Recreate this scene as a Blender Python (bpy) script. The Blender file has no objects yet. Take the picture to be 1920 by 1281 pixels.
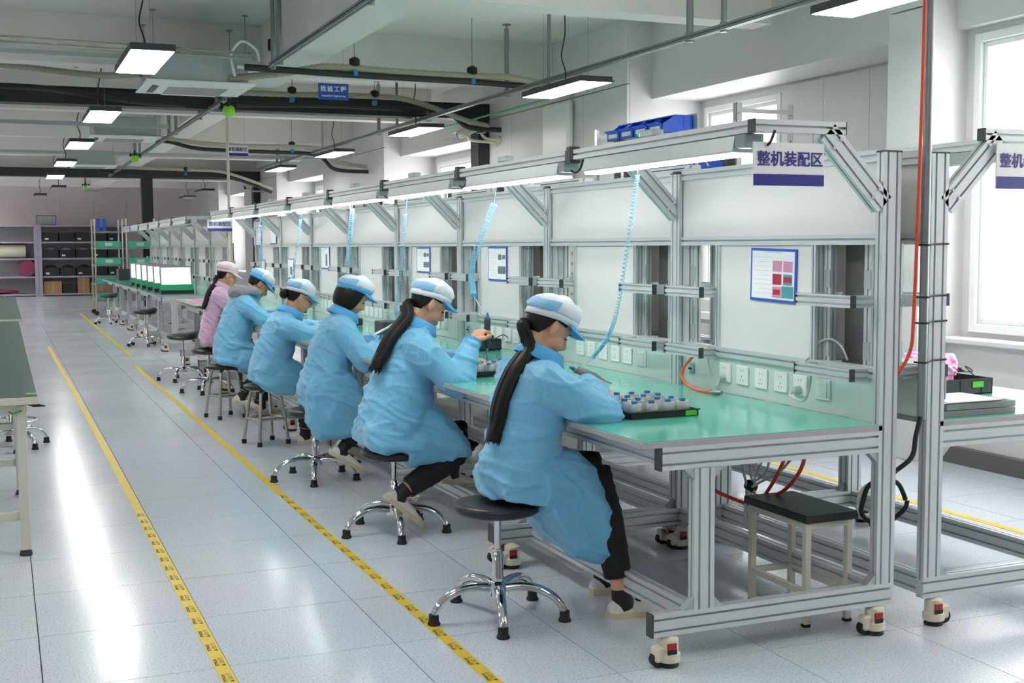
import bpy, math, random
import numpy as np
from mathutils import Vector, Matrix, noise
random.seed(7)
R = math.radians
SC = bpy.context.scene
COL = SC.collection

# ---------------------------------------------------------------- camera
F_PX, CAMH = 2286.98, 1.446
YAW, PITCH, ROLL = R(22.683), R(4.503), R(-0.287)
_w = Vector((math.sin(YAW) * math.cos(PITCH), math.cos(YAW) * math.cos(PITCH), -math.sin(PITCH)))
_r0 = Vector((math.cos(YAW), -math.sin(YAW), 0))
_u0 = _r0.cross(_w)
_r = _r0 * math.cos(ROLL) + _u0 * math.sin(ROLL)
_u = -_r0 * math.sin(ROLL) + _u0 * math.cos(ROLL)
cam_d = bpy.data.cameras.new('camera')
cam_d.sensor_width = 36.0
cam_d.lens = F_PX / 1920 * 36
cam_d.clip_end = 200
cam = bpy.data.objects.new('camera', cam_d)
COL.objects.link(cam)
cam.matrix_world = Matrix(((_r.x, _u.x, -_w.x, 0), (_r.y, _u.y, -_w.y, 0), (_r.z, _u.z, -_w.z, CAMH), (0, 0, 0, 1)))
SC.camera = cam

def on(px, py, axis, val):
    """the point of the plane axis=val seen at a pixel of the 1920x1281 photograph"""
    d = _r * ((px - 960) / F_PX) - _u * ((py - 640.5) / F_PX) + _w
    o = Vector((0, 0, CAMH))
    return o + d * ((val - o[axis]) / d[axis])

# ---------------------------------------------------------------- world, exposure
world = bpy.data.worlds.new('daylight')
SC.world = world
world.use_nodes = True
_bg = world.node_tree.nodes['Background']
_bg.inputs[0].default_value = (1.0, 0.985, 0.965, 1)
_bg.inputs[1].default_value = 4.0
SC.view_settings.view_transform = 'Standard'
SC.view_settings.look = 'None'
SC.view_settings.gamma = 1.0
SC.view_settings.use_curve_mapping = False
SC.view_settings.exposure = 0.8
PANEL_W = 15.0      # emission of the ceiling light panels
STRIP_W = 9.0       # emission of the bench lamps
def portal(x, y0, y1, z0, z1):
    l = bpy.data.lights.new('window_portal', 'AREA')
    l.shape = 'RECTANGLE'; l.size = z1 - z0; l.size_y = y1 - y0
    l.cycles.is_portal = True
    o = bpy.data.objects.new('window_portal', l); COL.objects.link(o)
    o.location = (x, (y0 + y1) / 2, (z0 + z1) / 2)
    o.rotation_euler = (0, R(90), 0)

# ---------------------------------------------------------------- mesh helpers
class MB:
    def __init__(s):
        s.v = []; s.f = []; s.m = []; s.cm = 0
    def add(s, vs, fs):
        o = len(s.v)
        s.v += [tuple(p) for p in vs]
        s.f += [tuple(i + o for i in f) for f in fs]
        s.m += [s.cm] * len(fs)
        return s
    def mat(s, i):
        s.cm = i
        return s
    def box(s, x0, y0, z0, x1, y1, z1):
        return s.add([(x0, y0, z0), (x1, y0, z0), (x1, y1, z0), (x0, y1, z0), (x0, y0, z1), (x1, y0, z1), (x1, y1, z1), (x0, y1, z1)],
                     [(3, 2, 1, 0), (4, 5, 6, 7), (0, 1, 5, 4), (1, 2, 6, 5), (2, 3, 7, 6), (3, 0, 4, 7)])
    def cbox(s, x0, y0, z0, x1, y1, z1, c=.004):
        """a box with chamfered edges"""
        vs = []; X = (x0, x1); Y = (y0, y1); Z = (z0, z1); I = {}
        for i in (0, 1):
            for j in (0, 1):
                for k in (0, 1):
                    sx, sy, sz = (c, -c)[i], (c, -c)[j], (c, -c)[k]
                    I[i, j, k] = len(vs)
                    vs += [(X[i], Y[j] + sy, Z[k] + sz), (X[i] + sx, Y[j], Z[k] + sz), (X[i] + sx, Y[j] + sy, Z[k])]
        fs = []
        g = lambda i, j, k, a: I[i, j, k] + a
        for i in (0, 1):
            fs.append([g(i, 0, 0, 0), g(i, 1, 0, 0), g(i, 1, 1, 0), g(i, 0, 1, 0)][::(-1 if i == 0 else 1)])
            fs.append([g(0, i, 0, 1), g(1, i, 0, 1), g(1, i, 1, 1), g(0, i, 1, 1)][::(1 if i == 0 else -1)])
            fs.append([g(0, 0, i, 2), g(1, 0, i, 2), g(1, 1, i, 2), g(0, 1, i, 2)][::(-1 if i == 0 else 1)])
        for a in (0, 1):
            for b in (0, 1):
                fs.append([g(a, b, 0, 0), g(a, b, 0, 1), g(a, b, 1, 1), g(a, b, 1, 0)])
                fs.append([g(a, 0, b, 0), g(a, 0, b, 2), g(a, 1, b, 2), g(a, 1, b, 0)])
                fs.append([g(0, a, b, 1), g(0, a, b, 2), g(1, a, b, 2), g(1, a, b, 1)])
        for (i, j, k), q in I.items():
            fs.append([q, q + 1, q + 2])
        return s.add(vs, fs)
    def ring(s, path, rads, n=8, cap=True, flat=1.0, up=None):
        """a tube along path; rads one radius or one per point (or (ra, rb) pairs)"""
        P = [Vector(p) for p in path]; k = len(P)
        if not isinstance(rads, (list, tuple)): rads = [rads] * k
        vs = []; prev = None
        for i, p in enumerate(P):
            t = (P[min(i + 1, k - 1)] - P[max(i - 1, 0)])
            t = t.normalized() if t.length > 1e-9 else Vector((0, 0, 1))
            if prev is None:
                a = Vector(up) if up is not None else (Vector((0, 0, 1)) if abs(t.z) < .9 else Vector((1, 0, 0)))
            else: a = prev
            a = (a - t * a.dot(t)).normalized(); prev = a
            b = t.cross(a)
            ra, rb = rads[i] if isinstance(rads[i], (list, tuple)) else (rads[i], rads[i] * flat)
            for j in range(n):
                th = 2 * math.pi * j / n
                vs.append(p + a * (math.cos(th) * ra) + b * (math.sin(th) * rb))
        fs = [(i * n + j, i * n + (j + 1) % n, (i + 1) * n + (j + 1) % n, (i + 1) * n + j) for i in range(k - 1) for j in range(n)]
        if cap:
            fs += [tuple(range(n))[::-1], tuple(range((k - 1) * n, k * n))]
        return s.add(vs, fs)
    def cyl(s, a, b, r, r2=None, n=12, cap=True):
        return s.ring([a, b], [r, r if r2 is None else r2], n, cap)
    def lathe(s, c, prof, n=20, ax=(0, 0, 1)):
        """prof: (radius, height) pairs round an axis through c"""
        z = Vector(ax).normalized(); x = (Vector((1, 0, 0)) if abs(z.x) < .9 else Vector((0, 1, 0)))
        x = (x - z * x.dot(z)).normalized(); y = z.cross(x); c = Vector(c); vs = []
        for r_, h in prof:
            r_ = max(r_, 1e-4)
            for j in range(n):
                t = 2 * math.pi * j / n
                vs.append(c + z * h + x * (r_ * math.cos(t)) + y * (r_ * math.sin(t)))
        k = len(prof)
        fs = [(i * n + j, i * n + (j + 1) % n, (i + 1) * n + (j + 1) % n, (i + 1) * n + j) for i in range(k - 1) for j in range(n)]
        fs += [tuple(range(n))[::-1], tuple(range((k - 1) * n, k * n))]
        return s.add(vs, fs)
    def ell(s, c, rx, ry, rz, nu=16, nv=10, M=None):
        c = Vector(c); vs = []; fs = []
        for i in range(nv + 1):
            ph = math.pi * i / nv - math.pi / 2
            for j in range(nu):
                th = 2 * math.pi * j / nu
                q = Vector((rx * math.cos(ph) * math.cos(th), ry * math.cos(ph) * math.sin(th), rz * math.sin(ph)))
                vs.append(c + (M @ q if M else q))
        for i in range(nv):
            for j in range(nu):
                fs.append((i * nu + j, i * nu + (j + 1) % nu, (i + 1) * nu + (j + 1) % nu, (i + 1) * nu + j))
        return s.add(vs, fs)
    def prism(s, poly, axis, a, b):
        """poly: points in the two other axes (in order xyz), extruded along axis from a to b"""
        n = len(poly); vs = []
        for h in (a, b):
            for p in poly:
                q = [p[0], p[1]]; q.insert(axis, h); vs.append(q)
        fs = [tuple(range(n))[::-1], tuple(range(n, 2 * n))] + [(i, (i + 1) % n, n + (i + 1) % n, n + i) for i in range(n)]
        return s.add(vs, fs)
    def extr(s, p0, p1, w, h, wdir):
        """aluminium T-slot profile from p0 to p1 (centre line); w along wdir, h across it"""
        p0, p1 = Vector(p0), Vector(p1); t = (p1 - p0).normalized()
        a = Vector(wdir); a = (a - t * a.dot(t)).normalized(); b = t.cross(a)
        poly = slot_poly(w, h); n = len(poly)
        vs = [p + a * q[0] + b * q[1] for p in (p0, p1) for q in poly]
        fs = [tuple(range(n))[::-1], tuple(range(n, 2 * n))] + [(i, (i + 1) % n, n + (i + 1) % n, n + i) for i in range(n)]
        return s.add(vs, fs)
    def move(s, M):
        M = Matrix(M) if not isinstance(M, Matrix) else M
        s.v = [tuple(M @ Vector(p)) for p in s.v]
        return s
    def join(s, o):
        b = len(s.v); s.v += o.v; s.f += [tuple(i + b for i in f) for f in o.f]; s.m += o.m
        return s
    def mesh(s, name, mats, smooth=None, off=(0, 0, 0)):
        me = bpy.data.meshes.new(name)
        ox, oy, oz = off
        me.from_pydata([(x - ox, y - oy, z - oz) for x, y, z in s.v], [], s.f)
        for m in (mats if isinstance(mats, (list, tuple)) else [mats]): me.materials.append(m)
        me.polygons.foreach_set('material_index', s.m)
        if smooth is not None: smooth_mesh(me, smooth)
        me.validate(); me.update()
        return me
    def build(s, name, mats, parent=None, smooth=None, w=True):
        """links the mesh as ONE object; w: the coordinates are world ones"""
        off = Vector((0, 0, 0)); p = parent
        while w and p is not None:
            off = off + p.location; p = p.parent
        return link(name, s.mesh(name, mats, smooth, off), parent)

def smooth_mesh(me, ang):
    me.polygons.foreach_set('use_smooth', [True] * len(me.polygons))
    if ang < 170: me.set_sharp_from_angle(angle=R(ang))

_SP = {}
def slot_poly(w, h, sw=.0085, sd=.012):
    k = (round(w, 4), round(h, 4))
    if k in _SP: return _SP[k]
    out = []
    for (L, T, rot) in ((w, h, 0), (h, w, 1), (w, h, 2), (h, w, 3)):
        n = 2 if abs(L - .046) < 1e-6 else max(1, round(L / .04)); pts = [(-L / 2, -T / 2)]
        if min(w, h) >= .03 or L > .03:
            for i in range(n):
                c = -L / 2 + (i + .5) * L / n; d = min(sd, T * .35)
                pts += [(c - sw / 2, -T / 2), (c - sw / 2, -T / 2 + d), (c + sw / 2, -T / 2 + d), (c + sw / 2, -T / 2)]
        for x, y in pts:
            for _ in range(rot): x, y = -y, x
            out.append((x, y))
    _SP[k] = out
    return out

def link(name, data, parent=None):
    o = bpy.data.objects.new(name, data)
    COL.objects.link(o)
    if parent is not None: o.parent = parent
    return o

def tag(o, label, cat, group=None):
    o['label'] = label; o['category'] = cat
    if group: o['group'] = group
    return o

def thing(name, label, cat, loc=(0, 0, 0), rz=0, group=None):
    o = link(name, None)
    o.empty_display_size = .05
    o.location = loc; o.rotation_euler = (0, 0, rz)
    return tag(o, label, cat, group)

def struct(o):
    o['kind'] = 'structure'
    return o

def dup(o, loc, rz=0, label=None, group=None, parent=None):
    def cp(q, par):
        c = q.copy(); COL.objects.link(c); c.parent = par
        for ch in q.children: cp(ch, c)
        return c
    c = cp(o, parent); c.location = loc; c.rotation_euler = (0, 0, rz)
    if label: c['label'] = label
    if group: c['group'] = group
    return c

def text(name, body, size, M, mat, parent, bold=.0, ext=.0006, sx=1.0, sp=1.0, align='CENTER'):
    """lettering as a mesh; M places the text plane (x right, y up, z out)"""
    cu = bpy.data.curves.new(name, 'FONT'); cu.body = body; cu.size = size
    cu.align_x = align; cu.align_y = 'CENTER'; cu.extrude = ext; cu.offset = bold; cu.space_character = sp
    cu.resolution_u = 3
    t = bpy.data.objects.new(name, cu); COL.objects.link(t)
    dg = bpy.context.evaluated_depsgraph_get()
    me = bpy.data.meshes.new_from_object(t.evaluated_get(dg))
    bpy.data.objects.remove(t)
    me.transform(M @ Matrix.Diagonal((sx, 1, 1, 1)))
    me.materials.clear(); me.materials.append(mat)
    o = link(name, me, parent)
    return o

def face_my(x, y, z):
    """text plane facing -Y"""
    return Matrix(((1, 0, 0, x), (0, 0, -1, y), (0, 1, 0, z), (0, 0, 0, 1)))
def face_mx(x, y, z):
    """text plane facing -X (reads towards -Y)"""
    return Matrix(((0, 0, -1, x), (-1, 0, 0, y), (0, 1, 0, z), (0, 0, 0, 1)))

def arc(c, r, a0, a1, n, plane='xz'):
    out = []
    for i in range(n + 1):
        t = a0 + (a1 - a0) * i / n
        p = [c[0], c[1], c[2]]
        p['xyz'.index(plane[0])] += r * math.cos(t); p['xyz'.index(plane[1])] += r * math.sin(t)
        out.append(tuple(p))
    return out

def spline(pts, k=6):
    """Catmull-Rom through the points"""
    P = [Vector(p) for p in pts]; out = []
    for i in range(len(P) - 1):
        a, b, c, d = P[max(i - 1, 0)], P[i], P[i + 1], P[min(i + 2, len(P) - 1)]
        for j in range(k):
            t = j / k
            out.append(.5 * ((2 * b) + (c - a) * t + (2 * a - 5 * b + 4 * c - d) * t * t + (3 * b - a - 3 * c + d) * t ** 3))
    out.append(P[-1])
    return out

def coil(path, r, turns, tr, n=5, per=9):
    """a helix round a path"""
    P = spline(path, 16); k = turns * per; out = []
    for i in range(k + 1):
        u = i / k * (len(P) - 1); a = int(min(u, len(P) - 2)); f = u - a
        p = P[a].lerp(P[a + 1], f); t = (P[a + 1] - P[a]).normalized()
        x = t.cross(Vector((0, 1, 0))).normalized(); y = t.cross(x)
        th = 2 * math.pi * i / per
        out.append(p + x * (r * math.cos(th)) + y * (r * math.sin(th)))
    return MB().ring(out, tr, n)

# ---------------------------------------------------------------- materials
def lin(h):
    h = h.lstrip('#')
    return tuple(((int(h[i:i + 2], 16) / 255 + .055) / 1.055) ** 2.4 if int(h[i:i + 2], 16) > 10 else int(h[i:i + 2], 16) / 255 / 12.92 for i in (0, 2, 4)) + (1,)

def mat(name, col, rough=.5, metal=0., var=.04, scale=40., bump=0., spec=.5, emit=None, alpha=None, trans=None, coat=0., detail=3., stretch=None):
    m = bpy.data.materials.new(name); m.use_nodes = True
    nt = m.node_tree; b = nt.nodes['Principled BSDF']
    c = lin(col) if isinstance(col, str) else tuple(col) + ((1,) if len(col) == 3 else ())
    b.inputs['Roughness'].default_value = rough; b.inputs['Metallic'].default_value = metal
    b.inputs['Specular IOR Level'].default_value = spec
    b.inputs['Coat Weight'].default_value = coat
    tc = nt.nodes.new('ShaderNodeTexCoord'); no = nt.nodes.new('ShaderNodeTexNoise')
    no.inputs['Scale'].default_value = scale; no.inputs['Detail'].default_value = detail
    if stretch:
        mp = nt.nodes.new('ShaderNodeMapping'); mp.inputs['Scale'].default_value = stretch
        nt.links.new(tc.outputs['Object'], mp.inputs[0]); nt.links.new(mp.outputs[0], no.inputs['Vector'])
    else: nt.links.new(tc.outputs['Object'], no.inputs['Vector'])
    mx = nt.nodes.new('ShaderNodeMix'); mx.data_type = 'RGBA'
    mx.inputs[6].default_value = tuple(max(0, v * (1 - var)) for v in c[:3]) + (1,)
    mx.inputs[7].default_value = tuple(min(1, v * (1 + var)) for v in c[:3]) + (1,)
    nt.links.new(no.outputs['Fac'], mx.inputs[0]); nt.links.new(mx.outputs[2], b.inputs['Base Color'])
    if bump:
        bp = nt.nodes.new('ShaderNodeBump'); bp.inputs['Strength'].default_value = bump; bp.inputs['Distance'].default_value = .002
        nt.links.new(no.outputs['Fac'], bp.inputs['Height']); nt.links.new(bp.outputs[0], b.inputs['Normal'])
    if emit:
        b.inputs['Emission Color'].default_value = c; b.inputs['Emission Strength'].default_value = emit
    if alpha is not None: b.inputs['Alpha'].default_value = alpha
    if trans is not None: b.inputs['Transmission Weight'].default_value = trans
    return m

def floor_mat():
    m = mat('floor_tile_speckled', '#c3cbd6', .16, var=.0, spec=.6)
    nt = m.node_tree; b = nt.nodes['Principled BSDF']
    geo = nt.nodes.new('ShaderNodeNewGeometry')
    n1 = nt.nodes.new('ShaderNodeTexNoise'); n1.inputs['Scale'].default_value = 130; n1.inputs['Detail'].default_value = 2
    n2 = nt.nodes.new('ShaderNodeTexNoise'); n2.inputs['Scale'].default_value = 1.1
    nt.links.new(geo.outputs['Position'], n1.inputs['Vector']); nt.links.new(geo.outputs['Position'], n2.inputs['Vector'])
    cr = nt.nodes.new('ShaderNodeValToRGB')
    e = cr.color_ramp.elements
    e[0].position = .28; e[0].color = lin('#8b9cae'); e[1].position = .40; e[1].color = lin('#d0d8e3')
    k = e.new(.62); k.color = lin('#d9e0ea'); k = e.new(.72); k.color = lin('#e6ebf2')
    nt.links.new(n1.outputs['Fac'], cr.inputs[0])
    mx = nt.nodes.new('ShaderNodeMix'); mx.data_type = 'RGBA'; mx.blend_type = 'MULTIPLY'; mx.inputs[0].default_value = .12
    nt.links.new(cr.outputs[0], mx.inputs[6]); nt.links.new(n2.outputs['Color'], mx.inputs[7]); nt.links.new(mx.outputs[2], b.inputs['Base Color'])
    mr = nt.nodes.new('ShaderNodeMapRange'); mr.inputs[3].default_value = .11; mr.inputs[4].default_value = .24
    nt.links.new(n2.outputs['Fac'], mr.inputs[0]); nt.links.new(mr.outputs[0], b.inputs['Roughness'])
    return m

def stripe_mat(name, col, col2):
    """anti-static cloth: a fine woven stripe, soft creases in the relief"""
    m = mat(name, col, .5, var=.0, spec=.4)
    nt = m.node_tree; b = nt.nodes['Principled BSDF']
    b.inputs['Sheen Weight'].default_value = .2
    tc = nt.nodes.new('ShaderNodeTexCoord'); w = nt.nodes.new('ShaderNodeTexWave'); w.inputs['Scale'].default_value = 62
    w.bands_direction = 'X'
    mp = nt.nodes.new('ShaderNodeMapping'); mp.inputs['Rotation'].default_value = (0, R(8), R(-35))
    nt.links.new(tc.outputs['Object'], mp.inputs[0]); nt.links.new(mp.outputs[0], w.inputs[0])
    mx = nt.nodes.new('ShaderNodeMix'); mx.data_type = 'RGBA'; mx.inputs[6].default_value = lin(col); mx.inputs[7].default_value = lin(col2)
    nt.links.new(w.outputs['Fac'], mx.inputs[0]); nt.links.new(mx.outputs[2], b.inputs['Base Color'])
    n = nt.nodes.new('ShaderNodeTexNoise'); n.inputs['Scale'].default_value = 11; n.inputs['Detail'].default_value = 3; n.inputs['Distortion'].default_value = 1.5
    nt.links.new(tc.outputs['Object'], n.inputs['Vector'])
    bp = nt.nodes.new('ShaderNodeBump'); bp.inputs['Strength'].default_value = .16; bp.inputs['Distance'].default_value = .03
    nt.links.new(n.outputs['Fac'], bp.inputs['Height']); nt.links.new(bp.outputs[0], b.inputs['Normal'])
    return m

def glass_mat():
    m = bpy.data.materials.new('window_glass'); m.use_nodes = True; nt = m.node_tree
    nt.nodes.clear()
    o = nt.nodes.new('ShaderNodeOutputMaterial'); t = nt.nodes.new('ShaderNodeBsdfTransparent'); g = nt.nodes.new('ShaderNodeBsdfGlossy')
    mx = nt.nodes.new('ShaderNodeMixShader'); mx.inputs[0].default_value = .05
    t.inputs[0].default_value = (.96, .98, .98, 1); g.inputs['Roughness'].default_value = .05
    nt.links.new(t.outputs[0], mx.inputs[1]); nt.links.new(g.outputs[0], mx.inputs[2]); nt.links.new(mx.outputs[0], o.inputs[0])
    return m

M = dict(
    alu=mat('anodised_aluminium', '#cfd4d6', .4, .35, .015, 60),
    steel=mat('galvanised_steel', '#8f9799', .42, .7, .12, 25),
    chrome=mat('polished_chrome', '#d6d8da', .08, 1.0, .02),
    stainless=mat('brushed_stainless', '#b9b5ac', .25, .9, .05, 80),
    dark=mat('black_plastic', '#26282b', .45, 0, .1),
    cap=mat('dark_grey_end_cap', '#3b3e44', .5, 0, .06),
    black=mat('black_matt', '#17181a', .6, 0, .1),
    rubber=mat('black_rubber', '#1d1d1e', .7, 0, .1),
    leather=mat('black_vinyl', '#1e2022', .38, 0, .15, 18, bump=.15),
    panel=mat('white_laminate', '#e4e1df', .3, 0, .015, 6),
    kick=mat('pale_grey_laminate', '#cfdad5', .32, 0, .015, 6),
    white=mat('white_plastic', '#eef0ef', .35, 0, .02),
    wall=mat('white_wall_panel', '#d9d7d8', .5, 0, .015, 3),
    bwall=mat('far_wall_panel', '#f0e3e0', .55, 0, .02, 2),
    ceil=mat('ceiling_paint', '#e2dfdb', .8, 0, .02, 3),
    beam=mat('beam_paint', '#e4e0da', .8, 0, .02, 3),
    grout=mat('floor_joint', '#4c5056', .8),
    floor=floor_mat(),
    mat_green=mat('green_antistatic_mat', '#5fc0ad', .12, 0, .05, 5),
    mat_dark=mat('dark_green_antistatic_mat', '#224a3e', .35, 0, .25, 6, stretch=(.3, 8, 1)),
    cream=mat('cream_paint', '#cfcdbf', .45, 0, .03),
    ivory=mat('ivory_plastic', '#ddd6c0', .45, 0, .03),
    red=mat('red_plastic', '#a3262b', .4, 0, .1),
    tape=mat('yellow_floor_tape', '#dcbe33', .45, 0, .1, 30),
    ink=mat('black_print', '#33321c', .6),
    navy=mat('navy_print', '#2e2b86', .4, 0, .03),
    blueframe=mat('blue_poster_frame', '#2b55c4', .4, 0, .04),
    signblue=mat('blue_sign_face', '#1f52b0', .35, 0, .04),
    bluebin=mat('blue_bin_plastic', '#2a62e0', .35, 0, .05),
    paper=mat('white_paper', '#f2f2f4', .7, 0, .01),
    orange=mat('orange_hose', '#ee6e48', .35, 0, .05),
    hosered=mat('red_hose', '#f05236', .35, 0, .05),
    cable=mat('grey_cable', '#c3c8c2', .45, 0, .03),
    bluecord=mat('light_blue_coil_cord', '#8fd0ec', .35, 0, .03),
    green=mat('green_plastic', '#2aa874', .35, 0, .05),
    limegreen=mat('lime_green_ball', '#96e83a', .3, 0, .04),
    greenled=mat('green_led', '#54ffa0', .4, emit=3.0),
    silver=mat('turned_aluminium', '#dfe2e4', .25, .6, .06, 90),
    bluetop=mat('blue_knob', '#3f7fae', .35, .2, .05),
    limelabel=mat('lime_label', '#62c93c', .5),
    wood=mat('wood_board', '#b39a6d', .55, 0, .15, 20),
    card=mat('cardboard', '#a98661', .75, 0, .08, 20),
    pipeblack=mat('black_pipe_lagging', '#2b2d2e', .55, 0, .15, 12),
    beige=mat('ribbed_beige_hose', '#a3a28e', .6, 0, .08),
    ltblue=mat('blue_pipe_clamp', '#2d86c2', .4),
    emis=mat('lit_panel', '#fffdf8', .5, var=0, emit=PANEL_W),
    strip=mat('lit_strip', '#fbffff', .5, var=0, emit=STRIP_W),
    screen=mat('lit_screen', '#ffffff', .5, var=0, emit=.55),
    mint=mat('mint_crate_plastic', '#4fbd97', .3, 0, .08),
    glass=glass_mat(),
    grey=mat('grey_paint', '#a9a6a8', .5, 0, .04),
    rack=mat('lilac_grey_rack_paint', '#aaa3b4', .5, 0, .04),
    plinth_shade=mat('dark_grey_plinth_and_shade', '#605f5c', .5, 0, .04),  # plinth's own grey; on the bench back boards it is painted-in shade
    skin=mat('skin', '#d9a184', .5, 0, .06, 30, spec=.4),
    skin2=mat('tanned_skin', '#c48f68', .5, 0, .06, 30, spec=.4),
    hair=mat('black_hair', '#130e0e', .42, 0, .5, 30, spec=.35, bump=.4, stretch=(14, 14, .6)),
    coat=stripe_mat('blue_coat_cloth', '#6db6dd', '#78bde2'),
    coatpink=stripe_mat('pink_coat_cloth', '#d8afd0', '#e0bcd9'),
    collar=stripe_mat('deep_blue_cloth', '#4aa6e0', '#55aee6'),
    capblue=stripe_mat('pale_blue_cap_cloth', '#8cc6ec', '#97cdee'),
    capwhite=stripe_mat('white_cap_cloth', '#dfe4ee', '#e9edf3'),
    cappink=stripe_mat('pale_pink_cap_cloth', '#efd3dd', '#f4dfe6'),
    hood=mat('grey_jersey', '#97979a', .85, 0, .08, 60, bump=.2),
    trouser=mat('black_trousers', '#141416', .8, 0, .1, 40, bump=.2),
    shoe=mat('white_canvas', '#d9d6d0', .65, 0, .05, 60),
    sole=mat('cream_rubber_sole', '#cdbf9f', .6, 0, .06),
    pinkbag=mat('pink_antistatic_bag', '#e39ecb', .25, 0, .12, 25, bump=.6),
    clear=mat('clear_plastic', '#c3c8c8', .12, 0, .05, trans=.65),
    magenta=mat('magenta_wrap', '#8f3557', .6, 0, .08),
    tin=mat('silver_duct', '#b5bfc0', .38, .4, .06, 8),
)
# ================================================================ the setting
# ---- floor: raised 600 mm tiles with open joints
TX0, TY0, TP = 1.881, 4.18, .6
RX0, RX1, RY0, RY1, CEIL = -8.0, 6.6, -5.0, 40.0, 3.6
fl = MB().box(RX0, RY0, -.08, RX1, RY1, -.034).build('floor', M['grout']); struct(fl)
tile_me = MB().box(.0018, .0018, -.034, TP - .0018, TP - .0018, 0).mesh('floor_tile', M['floor'])
cells = []
for i in range(-17, 7):
    for j in range(-16, 61):
        x, y = TX0 + i * TP, TY0 + j * TP
        c = Vector((x + .3, y + .3, -CAMH)); d = c.dot(_w)
        vis = False
        if d > 1:
            px, py = 960 + F_PX * c.dot(_r) / d, 640.5 - F_PX * c.dot(_u) / d
            vis = -150 < px < 2070 and py < 1450 and x < 5.7
        cells.append((0 if vis else 1, c.length, x, y))
cells.sort()
rest = MB()
for k, (hid, _, x, y) in enumerate(cells):
    x1, y1 = min(x + TP, 5.8), min(y + TP, RY1)
    if k < 300 and x1 - x > .59:
        o = link('floor_tile', tile_me, fl); o.location = (x, y, 0)
    elif x1 - x > .05 and y1 - y > .05:
        rest.box(x + .0018, y + .0018, -.034, x1 - .0018, y1 - .0018, 0)
o = rest.build('floor_tile_field', M['floor'], fl); o['kind'] = 'stuff'

# ---- right wall: piers, deep window recesses, headers
PF, HF = 5.55, 5.82
wr = MB()
piers = [(-5, 1.2), (6.36, 6.70), (10.41, 14.2), (18.4, 22.3), (26.4, 30.2), (34.2, 40)]
for a, b in piers: wr.box(PF + .03, a, 0, RX1, b, CEIL)
recess = [(1.2, 6.36, 5.92), (6.70, 10.41, 6.38), (14.2, 18.4, 6.38), (22.3, 26.4, 6.38), (30.2, 34.2, 6.38)]
wins = [(1.5, 6.27, .86, 2.80, 5.92), (9.07, 10.33, .9, 2.77, 6.38), (16.2, 18.2, .9, 2.74, 6.38), (24.2, 26.2, .9, 2.74, 6.38), (32, 34, .9, 2.74, 6.38)]
for (a, b, xb), (wa, wb, wz0, wz1, wx) in zip(recess, wins):
    wr.box(HF, a, 2.84, RX1, b, CEIL)                    # header
    wr.box(5.80, a, 0, RX1, b, .80)                      # wall under the window
    wr.box(xb, a, .80, xb + .2, wa, 2.84); wr.box(xb, wb, .80, xb + .2, b, 2.84)
    wr.box(xb, wa, .80, xb + .2, wb, wz0); wr.box(xb, wa, wz1, xb + .2, wb, 2.84)
wall_right = struct(wr.build('wall_right', M['wall']))
def panel_row(parent, x, y0, y1, z0, z1, width, matl, t=.03, name='wall_panel'):
    n = max(1, round((y1 - y0) / width)); w = (y1 - y0) / n
    for i in range(n):
        MB().box(x, y0 + i * w + .0025, z0 + .0025, x + t, y0 + (i + 1) * w - .0025, z1 - .0025).build(name, matl, parent)
for a, b in piers[1:5]:
    panel_row(wall_right, PF, a, b, 0, 2.97, .95, M['wall'])
    panel_row(wall_right, PF, a, b, 2.975, CEIL, 1.9, M['wall'])
panel_row(wall_right, 6.35, 6.70, 9.05, .82, 2.82, .6, M['wall'])
for k, (a, b, z0, z1, x) in enumerate(wins):
    fr = MB(); f = .06
    for (p, q, s0, s1) in ((a, a + f, z0, z1), (b - f, b, z0, z1), (a + f, b - f, z0, z0 + f), (a + f, b - f, z1 - f, z1)):
        fr.cbox(x - .03, p, s0, x + .06, q, s1, .006)
    g = .035
    for (p, q, s0, s1) in ((a + f, a + f + g, z0 + f, z1 - f), (b - f - g, b - f, z0 + f, z1 - f), (a + f + g, b - f - g, z0 + f, z0 + f + g), (a + f + g, b - f - g, z1 - f - g, z1 - f)):
        fr.cbox(x - .005, p, s0, x + .05, q, s1, .004)
    if b - a > 3: fr.cbox(x - .01, 3.7, z0 + f, x + .05, 3.78, z1 - f, .004)
    w_ = struct(fr.build('window_%d' % (k + 1), M['white']))
    MB().box(x + .02, a + f, z0 + f, x + .026, b - f, z1 - f).build('pane', M['glass'], w_)
    if k == 0:
        MB().cbox(5.70, 1.25, .795, x - .03, 6.36, .83, .006).build('sill', M['wall'], w_)
    portal(x + .12, a, b, z0, z1)
struct(MB().cbox(5.74, 1.2, 0, 5.80, 6.36, .11, .003).build('baseboard_right', M['plinth_shade']))

# ---- the other walls
wb_ = struct(MB().box(RX0, RY1 + .03, 0, RX1, RY1 + .2, CEIL).build('wall_back', M['bwall']))
for i in range(15):
    x = RX0 + i * .973
    MB().box(x + .004, RY1, 0, x + .969, RY1 + .03, 2.9).build('wall_panel', M['bwall'], wb_)
struct(MB().box(RX0 - .2, RY0, 0, RX0, RY1, CEIL).build('wall_left', M['wall']))
struct(MB().box(RX0, RY0 - .2, 0, RX1, RY0, CEIL).build('wall_front', M['wall']))

# ---- ceiling slab with cross beams and one long beam
ceiling = struct(MB().box(RX0, RY0, CEIL, RX1, RY1, CEIL + .2).build('ceiling', M['ceil']))
for y in (-.1, 4.1, 8.1, 12.12, 16.2, 20.2, 24.2, 28.6, 32.4, 36.4):
    MB().box(RX0, y, 3.15, PF + .03, y + .26, CEIL).build('cross_beam', M['beam'], ceiling)
MB().box(2.42, RY0, 3.18, 2.86, RY1, CEIL).build('long_beam', M['beam'], ceiling)

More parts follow.
